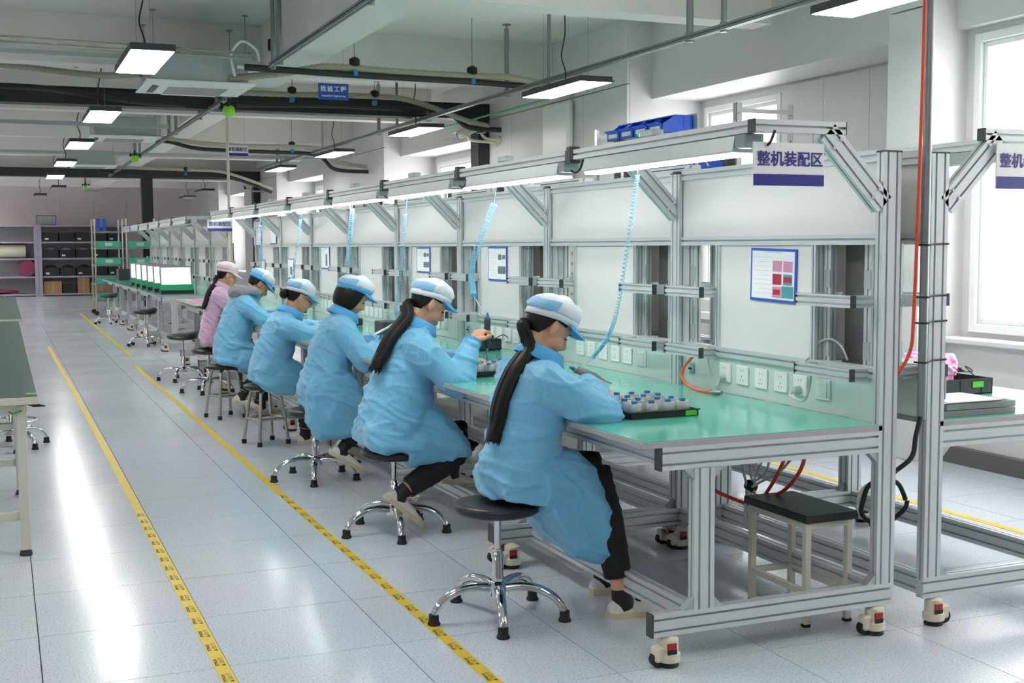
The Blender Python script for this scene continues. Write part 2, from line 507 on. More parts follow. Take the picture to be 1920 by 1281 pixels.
# ---- black steel portals
for k, y in enumerate((13.95, 28.2)):
    p = MB().box(RX0, y, 2.99, PF - .0, y + .012, 3.16).box(RX0, y + .24, 2.99, PF, y + .252, 3.16).box(RX0, y, 2.975, PF, y + .252, 2.99).box(RX0, y, 3.14, PF, y + .252, 3.15)
    t = struct(p.build('trim_%d' % (k + 1), M['pipeblack']))
    cx = [(5.40, 5.54)] + ([(2.93, 3.17)] if k else [])
    for a, b in cx:
        MB().box(a, y, 0, b, y + .26, 2.98).build('column', M['pipeblack'], t)

# ---- floor marking tape
def tape(p, q, w, label, n=0):
    p, q = Vector((p[0], p[1], 0)), Vector((q[0], q[1], 0))
    t = (q - p).normalized(); s = Vector((t.y, -t.x, 0)) * (w / 2)
    mb = MB()
    vs = [a + b + Vector((0, 0, h)) for h in (.0003, .0016) for a, b in ((p, s), (q, s), (q, -s), (p, -s))]
    mb.add(vs, [(3, 2, 1, 0), (4, 5, 6, 7), (0, 1, 5, 4), (1, 2, 6, 5), (2, 3, 7, 6), (3, 0, 4, 7)])
    o = mb.build('floor_tape', M['tape'], w=False); tag(o, label, 'tape', 'yellow floor marking tapes')
    if n:
        k = 0
        while k * .17 + .1 < min((q - p).length, n):
            c = p + t * (k * .17 + .1)
            sgn = 1 if n > 0 else -1
            Mt = Matrix(((-t.x, -t.y, 0, c.x), (-t.y, t.x, 0, c.y), (0, 0, 1, .0017), (0, 0, 0, 1)))
            Mt = Matrix(((t.x, -t.y, 0, c.x + s.x * .35), (t.y, t.x, 0, c.y + s.y * .35), (0, 0, 1, .0018), (0, 0, 0, 1)))
            text('tape_print', '\u25b2 ESD \u25bd', .021, Mt, M['ink'], o, ext=.0001)
            Mt = Mt.copy(); Mt.translation = (c.x - s.x * .45, c.y - s.y * .45, .0018)
            text('tape_print', '\u9632\u9759\u7535 ESD', .015, Mt, M['ink'], o, ext=.0001, bold=.0005)
            k += 1
    return o
a = [(.657, 2.6), (.651, 9.0), (.605, 19.2)]
tape(a[0], a[1], .05, 'near stretch of the yellow tape left of the aisle, nearest the green tables', 4.2)
tape((a[1][0], a[1][1] + .0), a[2], .05, 'far stretch of the yellow tape left of the aisle, thin in the distance')
tape((1.466, 2.6), (1.474, 15.6), .047, 'long yellow tape running close behind the seated workers', 4.5)
b0, b1 = on(246, 668, 2, 0), on(150, 588, 2, 0)
tape((b0.x, b0.y), (b1.x, b1.y), .05, 'far yellow tape leading to the wire shelving, short of the long one')
tape((4.67, 3.2), (4.67, 13), .05, 'yellow tape on the floor under the window side bench')
# ================================================================ overhead things
LZ = 2.78
def lamp(lit=True):
    e = thing('ceiling_light', '', 'light')
    MB().cbox(-.15, -.6, 0, .15, .6, .048, .002).build('frame', M['cap'], e, w=False)
    MB().box(-.142, -.592, -.0015, .142, .592, .0).build('light_panel', M['emis'] if lit else M['grey'], e, w=False)
    MB().ring(spline([(0, .0, .045), (.015, .02, .16), (-.02, .03, .3), (.015, .03, .5), (0, .02, .82)], 5), .006, 6).build('power_cable', M['black'], e, 60, w=False)
    for y in (-.45, .45):
        MB().cyl((0, y, .047), (0, y, .82), .0015, n=5).build('hanger_wire', M['steel'], e, w=False)
    return e
L0 = lamp(); L1 = lamp(False)
ordn = ['nearest', 'second', 'third', 'fourth', 'fifth', 'sixth']
def put(proto, flag, x, y, label, group, rz=0.0):
    if not flag[0]:
        flag[0] = True; proto.location = (x, y, LZ); proto.rotation_euler = (0, 0, rz); proto['label'] = label; proto['group'] = group
        return proto
    return dup(proto, (x, y, LZ), rz, label, group)
f0, f1 = [False], [False]
for k, y in enumerate((9.3, 13.3, 17.1, 20.9, 24.8)):
    put(L0, f0, 1.005, y, 'lit flat ceiling panel over the aisle, %s of that row' % ordn[k], 'lit panels over the aisle')
for k, y in enumerate((5.4, 9.67, 13.8, 17.6, 21.3)):
    put(L0, f0, 4.55, y, 'lit flat ceiling panel on the window side, %s of that row' % ordn[k], 'lit panels on the window side')
for x, y in [(x, y) for x in (-2.6, -6.1) for y in (1.3, 5.3, 9.3, 13.3, 17.1, 20.9, 24.8, 28.8, 32.8, 36.8)] + [(1.005, 5.3), (1.005, 1.3), (4.55, 1.3)] + [(x, y) for x in (-.9, -4.4) for y in (27., 30.8, 34.8, 38.)]:  # unseen panels added to light the hall; the last columns brighten the far wall
    put(L0, f0, x, y, 'added, unseen lit ceiling panel over the part of the hall out of the picture', 'added lit panels out of the picture')
for x, y, lb in ((1.25, 29.5, 'unlit ceiling panel hanging below the far black beam, nearer one'), (1.0, 34., 'unlit ceiling panel by the far wall above the storage racks'),
                 (4.6, 30.2, 'unlit ceiling panel right of the far black column, nearer one'), (4.75, 34.2, 'unlit ceiling panel right of the far black column, farther one')):
    put(L1, f1, x, y, lb, 'unlit ceiling panels at the far end')

# ---- galvanised struts that carry the lights, with their drop pipes
def strut(x, y0, y1, z, r, label, drops, zt=CEIL):
    e = thing('cable_strut', label, 'pipe', (x, y0, z), group='galvanised struts under the ceiling')
    MB().extr((x, y0, z), (x, y1, z), .041, .041, (1, 0, 0)).build('rail', M['steel'], e)
    for y, rr in drops:
        d = MB().cyl((x + .02, y, z), (x + .02, y, zt - .04), rr, n=10)
        d.cyl((x + .02, y, zt - .04), (x + .02, y, zt - .0), rr * .45, n=8).cyl((x + .02, y, zt - .012), (x + .02, y, zt), rr * 1.8, n=10)
        d.cyl((x + .02, y, z - .03), (x + .02, y, z + .04), rr * 1.3, n=10)
        d.build('drop_pipe', M['steel'], e, 40)
    return e
strut(4.62, .5, 24, 2.93, .02, 'long galvanised strut above the window side lights', [(7.3, .02), (7.75, .026), (10.2, .018), (11.2, .024), (14.8, .018), (15.6, .024), (18.6, .02), (22, .02)], 3.6)
strut(2.20, 2.5, 10.6, 3.0, .02, 'galvanised strut under the long ceiling beam, nearest stretch', [(4.6, .02), (7.6, .02), (10.35, .026), (10.6, .019)], 3.6)
strut(2.20, 12.9, 27.5, 2.97, .02, 'galvanised strut running away past the air conditioners', [(13.6, .02), (14.8, .02), (16.9, .02), (17.6, .025), (21.5, .02), (22.2, .02)], 3.6)
strut(.05, 3.5, 7.6, 2.93, .02, 'short galvanised strut at the upper left corner of the picture', [(7.2, .03)], 3.6)

def rod(x, y, z0, z1=CEIL): return MB().cyl((x, y, z0), (x, y, z1), .004, n=5)
# ---- ceiling cassettes
def cassette(x, y, label, dz=0.):
    n0 = set(bpy.data.objects)
    e = thing('air_conditioner', label, 'air conditioner', (x, y, 2.95), group='ceiling cassette air conditioners')
    MB().cbox(x - .42, y - .42, 2.99, x + .42, y + .42, 3.25, .01).build('body', M['tin'], e)
    p = MB(); s = .475
    p.add([(x - s, y - s, 2.975), (x + s, y - s, 2.975), (x + s, y + s, 2.975), (x - s, y + s, 2.975),
           (x - s, y - s, 2.99), (x + s, y - s, 2.99), (x + s, y + s, 2.99), (x - s, y + s, 2.99),
           (x - .3, y - .3, 2.955), (x + .3, y - .3, 2.955), (x + .3, y + .3, 2.955), (x - .3, y + .3, 2.955)],
          [(4, 5, 6, 7), (0, 1, 5, 4), (1, 2, 6, 5), (2, 3, 7, 6), (3, 0, 4, 7), (0, 8, 9, 1), (1, 9, 10, 2), (2, 10, 11, 3), (3, 11, 8, 0), (8, 11, 10, 9)])
    p.build('face_panel', M['white'], e)
    g = MB()
    for i in range(12): g.box(x - .26, y - .26 + i * .044, 2.948, x + .26, y - .245 + i * .044, 2.956)
    g.build('grille', M['grey'], e)
    for dx, dy, hx, hy in ((-.37, 0, .03, .25), (.37, 0, .03, .25), (0, -.37, .25, .03), (0, .37, .25, .03)):
        MB().cbox(x + dx - hx, y + dy - hy, 2.958, x + dx + hx, y + dy + hy, 2.968, .003).build('vane', M['cap'] if dx < 0 else M['white'], e)
    for dx, dy in ((-.4, -.4), (.4, -.4), (.4, .4), (-.4, .4)):
        rod(x + dx, y + dy, 3.2).cyl((x + dx, y + dy, CEIL - .01), (x + dx, y + dy, CEIL), .03, n=8).build('hanger_rod', M['steel'], e)
    e.location.z += dz
cassette(1.70, 11.62, 'nearest ceiling air conditioner, beside the first green ball', -.08)
cassette(1.66, 18.2, 'middle one of the three ceiling air conditioners')
cassette(1.62, 24.6, 'farthest ceiling air conditioner, small above the racks')

# ---- lagged black pipes with ribbed beige hoses riding on them
def hose(path, r, k=8):
    P = spline(path, k); L = sum((P[i + 1] - P[i]).length for i in range(len(P) - 1)); n = int(L / .028); out = []; rr = []
    for i in range(n + 1):
        u = i / n * (len(P) - 1); a = int(min(u, len(P) - 2)); out.append(P[a].lerp(P[a + 1], u - a)); rr.append(r * (1.0 if i % 2 else .88))
    return MB().ring(out, rr, 10)
def pipe_run(pts, hz, label, clamps):
    p0 = Vector(pts[0])
    e = thing('refrigerant_pipe', label, 'pipe', pts[0], group='black lagged pipes under the ceiling')
    MB().ring(spline(pts, 5), .03, 12).build('pipe', M['pipeblack'], e, 60)
    hose(hz, .033).build('ribbed_hose', M['beige'], e, 60)
    for x, y, z in clamps:
        c = rod(x, y, z + .05); c.build('hanger_rod', M['steel'], e)
        MB().cbox(x - .02, y - .045, z - .05, x + .02, y + .045, z + .0, .004).build('clamp', M['ltblue'], e)
        MB().lathe((x, y, z + .05), [(.02, -.02), (.05, 0), (.05, .05), (.02, .07)], 12).build('clip', M['black'], e, 40)
pipe_run([(2.05, 11.0, 3.03), (3.0, 11.0, 3.01), (4.2, 11.0, 3.0), (5.1, 11.05, 2.98)],
         [(1.95, 11.2, 2.95), (2.4, 11.05, 3.0), (2.8, 11.0, 3.07), (3.4, 11.0, 3.06), (4.2, 11.0, 3.055), (4.6, 11.0, 3.06), (5.05, 11.0, 2.99), (5.3, 11.1, 2.93)],
         'nearest black lagged pipe, hung across in front of the white beam', [(3.05, 11.0, 3.05), (4.2, 11.0, 3.03)])
pipe_run([(2.2, 13.7, 3.0), (3.6, 13.7, 3.04), (4.6, 13.7, 3.02), (4.95, 13.7, 2.99), (5.15, 13.62, 2.84), (5.5, 13.6, 2.82), (5.55, 13.6, 2.82)],
         [(2.2, 13.55, 3.12), (3.0, 13.6, 3.13), (3.8, 13.6, 3.15), (4.3, 13.6, 3.14), (4.7, 13.6, 3.05), (5.1, 13.6, 2.92), (5.4, 13.6, 2.86)],
         'black lagged pipe bending down to the wall by the two cameras', [(3.05, 13.6, 3.1), (4.0, 13.6, 3.1)])
pipe_run([(-.6, 13.6, 3.08), (.4, 13.6, 3.09), (1.3, 13.65, 3.0), (1.9, 13.7, 2.98)],
         [(-.5, 12.9, 3.22), (.2, 12.9, 3.2), (.7, 12.8, 3.15), (1.0, 12.5, 3.1), (1.28, 12.0, 3.06)],
         'black lagged pipe left of the nearest air conditioner', [(.75, 12.85, 3.18)])
pipe_run([(1.95, 19.4, 3.06), (2.4, 19.4, 3.06), (2.9, 19.3, 2.95), (3.9, 19.3, 2.93), (4.7, 19.3, 2.9), (5.0, 19.3, 2.68), (5.55, 19.3, 2.65)],
         [(1.6, 19.2, 3.08), (2.2, 19.2, 3.1), (2.8, 19.2, 3.04), (3.6, 19.2, 3.0), (4.6, 19.2, 3.0), (5.0, 19.2, 2.8), (5.5, 19.2, 2.72)],
         'black lagged pipe behind the hanging white sign', [(4.3, 19.25, 2.98)])
pipe_run([(1.9, 26.2, 3.0), (2.6, 26.2, 2.93), (3.6, 26.2, 2.9), (4.6, 26.2, 2.88), (5.4, 26.2, 2.6)],
         [(1.7, 26.1, 3.1), (2.6, 26.1, 3.06), (3.6, 26.1, 3.04), (4.4, 26.1, 3.0), (5.4, 26.1, 2.68)],
         'farthest black lagged pipe, above the far black beam', [(3.6, 26.1, 2.98)])
# thin copper / drain lines along the near air conditioner
for z, y in ((3.16, 10.9), (3.1, 10.8)):
    e = MB().ring([(-.8, y, z + .02), (.6, y, z), (1.9, y, z - .02), (2.1, y, z - .02)], .009, 6).build('drain_pipe', M['stainless'], None, 60)
    tag(e, 'upper thin metal pipe passing the nearest air conditioner' if z > 3.13 else 'lower thin metal pipe passing the nearest air conditioner', 'pipe', 'thin metal pipes by the air conditioner')
tag(MB().box(-1.5, 11.7, 3.15, 1.18, 11.75, 3.19).build('cable_tray', M['tin']), 'pale flat cable tray left of the nearest air conditioner', 'cable tray')
tag(MB().box(-1.5, 15.9, 2.93, 2.0, 15.95, 2.98).build('cable_tray', M['tin']), 'pale flat cable tray across the middle of the aisle ceiling', 'cable tray')
tag(MB().box(-1.5, 21.0, 2.95, 5.3, 21.05, 3.0).build('cable_tray', M['tin']), 'long pale cable tray across the far ceiling', 'cable tray')
e = thing('drain_hose', 'clear white hose looped up to a black elbow by the air conditioner', 'hose', (2.1, 11.1, 3.0))
MB().ring(spline([(1.98, 11.1, 2.96), (1.95, 11.1, 3.15), (2.05, 11.1, 3.27), (2.17, 11.1, 3.2), (2.2, 11.1, 3.1)], 6), .012, 8).build('tube', M['white'], e, 60)
MB().ring(spline([(2.0, 11.1, 3.05), (2.2, 11.1, 3.04), (2.3, 11.1, 3.1), (2.32, 11.1, 3.22)], 6), .02, 8).build('elbow_tube', M['white'], e, 60)
MB().lathe((2.31, 11.1, 3.2), [(.03, 0), (.035, .03), (.03, .1), (.01, .11)], 12).build('elbow', M['black'], e, 50)
rod(2.31, 11.1, 3.3).build('hanger_rod', M['steel'], e)

# ---- hanging green extinguisher balls
def ball(x, y, z, label):
    e = thing('extinguisher_ball', label, 'fire extinguisher', (x, y, z), group='green hanging balls')
    MB().lathe((x, y, z), [(.01, -.06), (.04, -.055), (.058, -.03), (.062, 0), (.06, .02), (.045, .045), (.02, .055)], 20).build('ball', M['limegreen'], e, 60)
    h = MB().lathe((x, y, z), [(.03, .05), (.03, .08), (.015, .09), (.015, .13)], 12)
    for t in range(3):
        a = t * 2.09 + .3
        h.cyl((x, y, z + .075), (x + .085 * math.cos(a), y + .085 * math.sin(a), z + .06), .008, n=6)
        h.cyl((x + .085 * math.cos(a), y + .085 * math.sin(a), z + .035), (x + .085 * math.cos(a), y + .085 * math.sin(a), z + .085), .014, n=8)
    h.build('nozzle_head', M['black'], e, 40)
    MB().box(x - .022, y - .008, z + .12, x + .022, y + .008, z + .36).build('bracket', M['steel'], e)
    rod(x, y, z + .3).build('hanger_rod', M['steel'], e)
ball(2.2, 12.72, 2.83, 'lime green ball hanging nearest, beside the first air conditioner')
ball(2.05, 20.6, 2.87, 'second lime green ball, in the middle distance')
ball(1.9, 30.5, 2.86, 'farthest lime green ball, tiny before the far wall')

# ---- hanging signs
def sign(x0, x1, y, z0, z1, body, label, name='hanging_sign', wires=CEIL, band=True, sub=None, fs=.62):
    e = thing(name, label, 'sign', ((x0 + x1) / 2, y, z0), group=None)
    w, h = x1 - x0, z1 - z0; cx = (x0 + x1) / 2
    MB().cbox(x0, y - .003, z0, x1, y + .003, z1, .001).build('board', M['white'] if band else M['signblue'], e)
    if band:
        MB().box(x0 + .001, y - .0042, z0 + .001, x1 - .001, y - .003, z0 + h * .27).build('band', M['navy'], e)
        zc, s = z0 + h * .60, w * .165
        t = text('lettering', body, s * 1.12, face_my(cx + .004, y - .0045, zc), M['navy'], e, bold=s * .02, sx=1.0, sp=1.02)
    else:
        t = text('lettering', body, w * .2, face_my(cx, y - .0045, z0 + h * .64), M['white'], e, bold=w * .004, sp=1.22)
    t.location = (-e.location[0], -e.location[1], -e.location[2])
    if sub:
        t = text('lettering', sub, w * .088, face_my(cx, y - .0045, z0 + h * .24), M['white'], e, bold=w * .0015); t.location = -e.location
    for xx in (x0 + w * .12, x1 - w * .16):
        MB().cyl((xx, y, z1 - .01), (xx, y, wires), .0012, n=4).build('wire', M['steel'], e)
    return e
s0, s1 = on(597, 186, 1, 11.6), on(653, 160, 1, 11.6)
sign(s0.x, s1.x, 11.6, s0.z, s1.z + .01, '检验工程', 'blue hanging sign with white Chinese lettering and small English line', wires=CEIL, band=False, sub='Inspection Engineering')
s0, s1 = on(424, 292, 1, 17.0), on(465, 273, 1, 17.0)
sign(s0.x, s1.x, 17.0, s0.z, s1.z, '整机装配区', 'small white sign with navy band hung from the ceiling before the far pipe', wires=CEIL)

# ---- white pole and two cameras
tag(MB().cyl((2.655, 15.5, 0), (2.655, 15.5, CEIL), .017, n=12).build('service_pole', M['ivory'], None, 40), 'slim ivory pole standing at the far end of the long bench', 'pole')
def cctv(p, d, wall, label):
    e = thing('security_camera', label, 'camera', p, group='security cameras on the wall')
    p, d = Vector(p), Vector(d).normalized(); s = d.cross(Vector((0, 0, 1))).normalized(); u = s.cross(d)
    Mx = Matrix(((d.x, s.x, u.x, p.x), (d.y, s.y, u.y, p.y), (d.z, s.z, u.z, p.z), (0, 0, 0, 1)))
    MB().cbox(-.13, -.045, -.045, .12, .045, .045, .012).move(Mx).build('housing', M['ivory'], e)
    MB().cbox(-.12, -.052, .046, .16, .052, .054, .003).move(Mx).build('sunshield', M['ivory'], e)
    MB().cbox(.118, -.036, -.036, .126, .036, .036, .003).move(Mx).build('lens_window', M['black'], e)
    MB().ring(spline([p + Vector((0, 0, -.04)), p + Vector((.06, 0, -.1)), Vector(wall)], 5), .018, 10).build('arm', M['ivory'], e, 50)
    MB().cyl(Vector(wall) - Vector((.01, 0, 0)), Vector(wall) + Vector((.02, 0, 0)), .05, n=14).build('wall_plate', M['ivory'], e, 40)
cctv((5.18, 13.75, 2.80), (-.75, .45, -.38), (5.53, 13.7, 2.68), 'left one of two ivory cameras, aimed down along the hall')
cctv((5.36, 13.75, 2.83), (-.5, -.85, -.1), (5.53, 13.62, 2.70), 'right one of two ivory cameras, facing the viewer')
cctv((5.2, 27.7, 2.8), (-.8, -.4, -.3), (5.53, 27.9, 2.7), 'small far camera below the second black beam')
# green pipe sloping along the wall top, and a white downpipe on the pier
tag(MB().cyl((5.3, 10.2, 2.96), (5.3, 16.5, 2.96), .012, n=8).build('sprinkler_pipe', M['green'], None, 40), 'thin green pipe under the ceiling along the window wall', 'pipe')
tag(MB().cbox(5.46, 11.55, 0, 5.545, 12.2, 2.95, .03).build('duct_cover', M['white']), 'white rounded duct cover standing against the pier', 'duct')
# ================================================================ aluminium profile work benches
def caster(e, x, y, turn=1):
    b = MB().lathe((x, y, 0), [(.034, .016), (.041, .02), (.041, .045), (.034, .052), (.034, .098), (.028, .104), (.012, .112)], 18)
    b.cbox(x - .062 * turn if turn > 0 else x + .02, y - .022, .02, x - .02 if turn > 0 else x + .062, y + .022, .075, .008)
    c = b.build('caster', M['ivory'], e, 35)
    MB().cbox(x - .024, y - .0375, .05, x + .012, y - .03, .088, .002).build('dial', M['red'], c)
    MB().cbox(x - .024, y - .038, .05, x + .012, y - .0365, .066, .0005).build('dial_gear', M['black'], c)
    MB().lathe((x, y, 0), [(.034, 0), (.036, .004), (.03, .018)], 18).build('foot_pad', M['rubber'], c, 40)
    MB().cyl((x - .045 * turn, y - .014, .028), (x - .045 * turn, y + .014, .028), .026, n=16).build('wheel', M['rubber'], c, 40)

def socket_plate(e, x, y, s, blank=False, holes=True):
    p = MB().cbox(min(x, x - .009 * s), y - .045, .834, max(x, x - .009 * s), y + .045, .918, .003).build('outlet', M['white'], e)
    xf = x - .0094 * s
    if blank:
        MB().cbox(min(xf, xf - .004 * s), y - .033, .846, max(xf, xf - .004 * s), y + .033, .906, .002).build('rocker', M['white'], p)
    elif holes:
        h = MB()
        for dy, dz, l in ((-.008, .022, .007), (.008, .022, .007), (0, -.004, .008), (-.009, -.02, .007), (.009, -.02, .007)):
            h.box(min(xf, xf + .0012 * s), y + dy - .0012, .876 + dz - l / 2, max(xf, xf + .0012 * s), y + dy + .0012, .876 + dz + l / 2)
        h.build('socket_holes', M['cap'], p)

OUT = (.508, .642, .784, .926, 1.063)
def bench(label, s, Y0, nb, pitch, ox=0., full=True, group=None, lit=True):
    X = lambda x: (x if s > 0 else 6.18 - x) + ox
    e = thing('assembly_bench', label, 'workbench', (X(2.5), Y0, 0), group=group)
    A = M['alu']; k_ = pitch / 1.475
    def bar(name, p, q, w, h, wd, parent=e): return MB().extr(p, q, w, h, wd).build(name, A, parent)
    def bx(name, x0, y0, z0, x1, y1, z1, m, parent=e, c=0):
        a, b = sorted((X(x0), X(x1)))
        return (MB().cbox(a, y0, z0, b, y1, z1, c) if c else MB().box(a, y0, z0, b, y1, z1)).build(name, m, parent)
    ys = [Y0 + k * pitch for k in range(nb + 1)]
    for k, y in enumerate(ys):
        end = k in (0, nb); hw = .02 if end else .04
        yc = y + .02 if k == 0 else (y - .02 if k == nb else y)
        far = k > 5
        po = bar('post', (X(2.98), yc, .19), (X(2.98), yc, 1.775), .08, 2 * hw, (1, 0, 0))
        bx('post_cap', 2.938, yc - hw - .001, 1.775, 3.022, yc + hw + .001, 1.781, M['cap'], po)
        bar('leg', (X(2.203), yc, .19), (X(2.203), yc, .685), .08, 2 * hw, (1, 0, 0))
        fb = bar('foot_beam', (X(2.005), yc, .15), (X(3.02), yc, .15), 2 * hw, .08, (0, 1, 0))
        bx('end_cap', 1.998, yc - hw - .001, .109, 2.005, yc + hw + .001, .191, M['cap'], fb)
        tb = bar('table_beam', (X(2.035), yc, .723), (X(2.94), yc, .723), 2 * hw, .08, (0, 1, 0))
        bx('end_cap', 2.028, yc - hw - .001, .682, 2.035, yc + hw + .001, .762, M['cap'], tb)
        for (xa, dx) in ((2.163, -.04), (2.243, .04), (2.94, -.04)):
            for (za, dz) in ((.19, .04), (.683, -.04)):
                poly = [(X(xa), za), (X(xa + dx), za), (X(xa), za + dz)]
                MB().prism([(p, q) for p, q in poly], 1, yc - .016, yc + .016).build('gusset', M['tin'], e)
        ar = bar('canopy_arm', (X(2.394), yc, 1.852), (X(2.77), yc, 1.852), 2 * hw if not end else .04, .044, (0, 1, 0))
        bx('end_cap', 2.387, yc - hw, 1.829, 2.394, yc + hw, 1.875, M['cap'], ar)
        bx('end_cap', 2.77, yc - hw, 1.829, 2.775, yc + hw, 1.875, M['cap'], ar)
        br = bar('brace', (X(2.695), yc, 1.838), (X(2.947), yc, 1.586), .04, .08, (0, 1, 0))
        if k < 4:
            for t in (.16, .84):
                for d in (-.02, .02):
                    cx = 2.695 + (2.947 - 2.695) * t + d * .707; cz = 1.838 - .252 * t + d * .707
                    MB().cyl((X(cx), yc - .0205, cz), (X(cx), yc - .026, cz), .0065, n=10).build('bolt', M['silver'], br)
        if end:
            caster(e, X(2.075), yc, s); caster(e, X(2.95), yc, s)
        elif k < 4:
            for d in (-.055, .055): caster(e, X(2.95), yc + d, s); caster(e, X(2.075), yc + d, s)
            bx('joint_plate', 2.9, yc - .06, .09, 3.0, yc + .06, .11, M['steel'])
        else:
            for xx in (2.075, 2.95): caster(e, X(xx), yc, s)
        if 0 < k < nb:
            bx('clamp', 2.384, yc - .022, 1.815, 2.436, yc + .022, 1.89, M['cap'], c=.003)
    beam = bar('canopy_beam', (X(2.41), Y0 + .04, 1.852), (X(2.41), ys[-1] - .04, 1.852), .04, .044, (1, 0, 0))
    for k in range(nb):
        y0 = ys[k]; ya = y0 + .04; yb = ys[k + 1] - .04; o = lambda t: y0 + t * k_
        bar('low_rail', (X(2.2), ya, .15), (X(2.2), yb, .15), .04, .08, (1, 0, 0))
        bar('low_rail', (X(2.97), ya, .15), (X(2.97), yb, .15), .04, .08, (1, 0, 0))
        bar('table_rail', (X(2.09), ya, .723), (X(2.09), yb, .723), .04, .076, (1, 0, 0))
        bar('panel_rail', (X(2.97), ya, .968), (X(2.97), yb, .968), .04, .044, (1, 0, 0))
        bar('panel_rail', (X(2.97), ya, 1.462), (X(2.97), yb, 1.462), .04, .04, (1, 0, 0))
        bar('panel_rail', (X(2.97), ya, 1.766), (X(2.97), yb, 1.766), .04, .044, (1, 0, 0))
        tt = bx('tabletop', 1.96, y0 + (.0 if k == 0 else .001), .762, 2.962, ys[k + 1] - .001, .783, M['grey'], c=.0015)
        bx('antistatic_mat', 1.963, y0 + .003, .783, 2.958, ys[k + 1] - .002, .7855, M['mat_green'], tt)
        bx('back_panel', 2.966, ya, .786, 2.974, yb, .947, M['kick'])
        bx('back_panel', 2.962, ya, 1.482, 2.970, yb, 1.745, M['panel'])
        mp = bx('back_panel', 2.960, o(.434), .990, 2.968, o(1.104), 1.442, M['panel'])
        for t in (.42, 1.118):
            bar('panel_stile', (X(2.968), o(t), .99), (X(2.968), o(t), 1.442), .036, .03, (1, 0, 0))
        if full or k < 3:
            for (t, xx) in ((.375, 3.0), (.17, 3.03), (1.38, 3.0), (1.17, 3.03)):
                st = bar('slotted_upright', (X(xx), o(t), .95), (X(xx), o(t), 1.45), .03, .04, (1, 0, 0))
                for z in (1.275, 1.005):
                    pl = bx('bracket_plate', xx - .018, o(t) - .019, z, xx - .015, o(t) + .019, z + .07, M['tin'], st)
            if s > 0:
                bx('shaded_back_board', 3.06, o(.16), .95, 3.066, o(.36), 1.5, M['plinth_shade'])  # dark colour stands for shade on the neighbouring bench's back panel
                bx('shaded_back_board', 3.06, o(1.15), .95, 3.066, o(1.28), 1.5, M['plinth_shade'])
        for (t0, t1) in ((.075, .41), (1.125, 1.43)):
            for z in (1.233, .962):
                f = MB().extr((X(2.872), o(t0), z), (X(2.872), o(t1), z), .02, .046, (1, 0, 0))
                for t in (t0 + .012, t1 - .012):
                    f.extr((X(2.882), o(t), z), (X(3.07), o(t), z), .02, .046, (0, 1, 0))
                fr = f.build('shelf_frame', A, e)
                for t, g in ((t0, -1), (t1, 1)):
                    a, b = sorted((o(t), o(t) + g * .004))
                    MB().box(min(X(2.86), X(2.884)), a, z - .0235, max(X(2.86), X(2.884)), b, z + .0235).build('end_cap', M['cap'], fr)
        if full:
            for t in OUT: socket_plate(e, X(2.966), o(t), s, holes=k < 3)
            socket_plate(e, X(2.966), o(.36), s, blank=True)
            bk = bx('breaker', 2.952, o(1.345) - .014, .845, 2.966, o(1.345) + .014, .895, M['tin'], c=.002)
            bx('breaker_lever', 2.945, o(1.345) - .01, .866, 2.952, o(1.345) + .01, .874, M['black'], bk)
        # lamp under the canopy beam
        la = MB().prism([(X(2.395), 1.826), (X(2.445), 1.826), (X(2.475), 1.775), (X(2.475), 1.768), (X(2.385), 1.768), (X(2.385), 1.775)], 1, o(.13), o(1.33)).build('bench_lamp', M['tin'], e)
        bx('tube', 2.392, o(.135), 1.758, 2.468, o(1.325), 1.768, M['strip'] if lit else M['white'], la, c=.003)
        bx('lamp_bracket', 2.39, o(.06), 1.78, 2.47, o(.125), 1.83, M['steel'], la, c=.004)
        MB().ring(spline([(X(2.43), o(.07), 1.79), (X(2.43), o(.02), 1.775), (X(2.43), o(-.03), 1.79), (X(2.43), o(-.06), 1.83)], 5), .005, 6).build('lamp_cable', M['black'], la, 60)
    return e
YB, BP = 3.56, 1.475
main_bench = bench('long aluminium bench with green tops where the workers sit', 1, YB, 8, BP)
win_bench = bench('long aluminium bench on the window side, back to back with the manned one', -1, YB, 7, BP)
far_bench = bench('farther aluminium bench carrying the row of bright white screens', 1, 17.4, 6, 1.6, full=False, lit=False)

# ---- name boards hanging from the canopies
def board(px0, py0, px1, py1, y, body, label, wz):
    a, b = on(px0, py1, 1, y), on(px1, py0, 1, y)
    return sign(a.x, b.x, y, a.z, b.z, body, label, 'area_sign', wires=wz)
board(1411, 270, 1545, 348, 3.545, '整机装配区', 'white area sign with navy band hanging at the near end of the manned bench', 1.83)
a = on(1866, 354, 1, 3.545)
sign(a.x, a.x + .31, 3.545, a.z, a.z + .17, '整机装配区', 'white area sign with navy band on the window side bench, cut by the frame', 'area_sign', wires=1.83)
board(389, 412, 435, 434, 15.40, '整机装配区', 'small area sign hanging at the far end of the manned bench', 1.83)

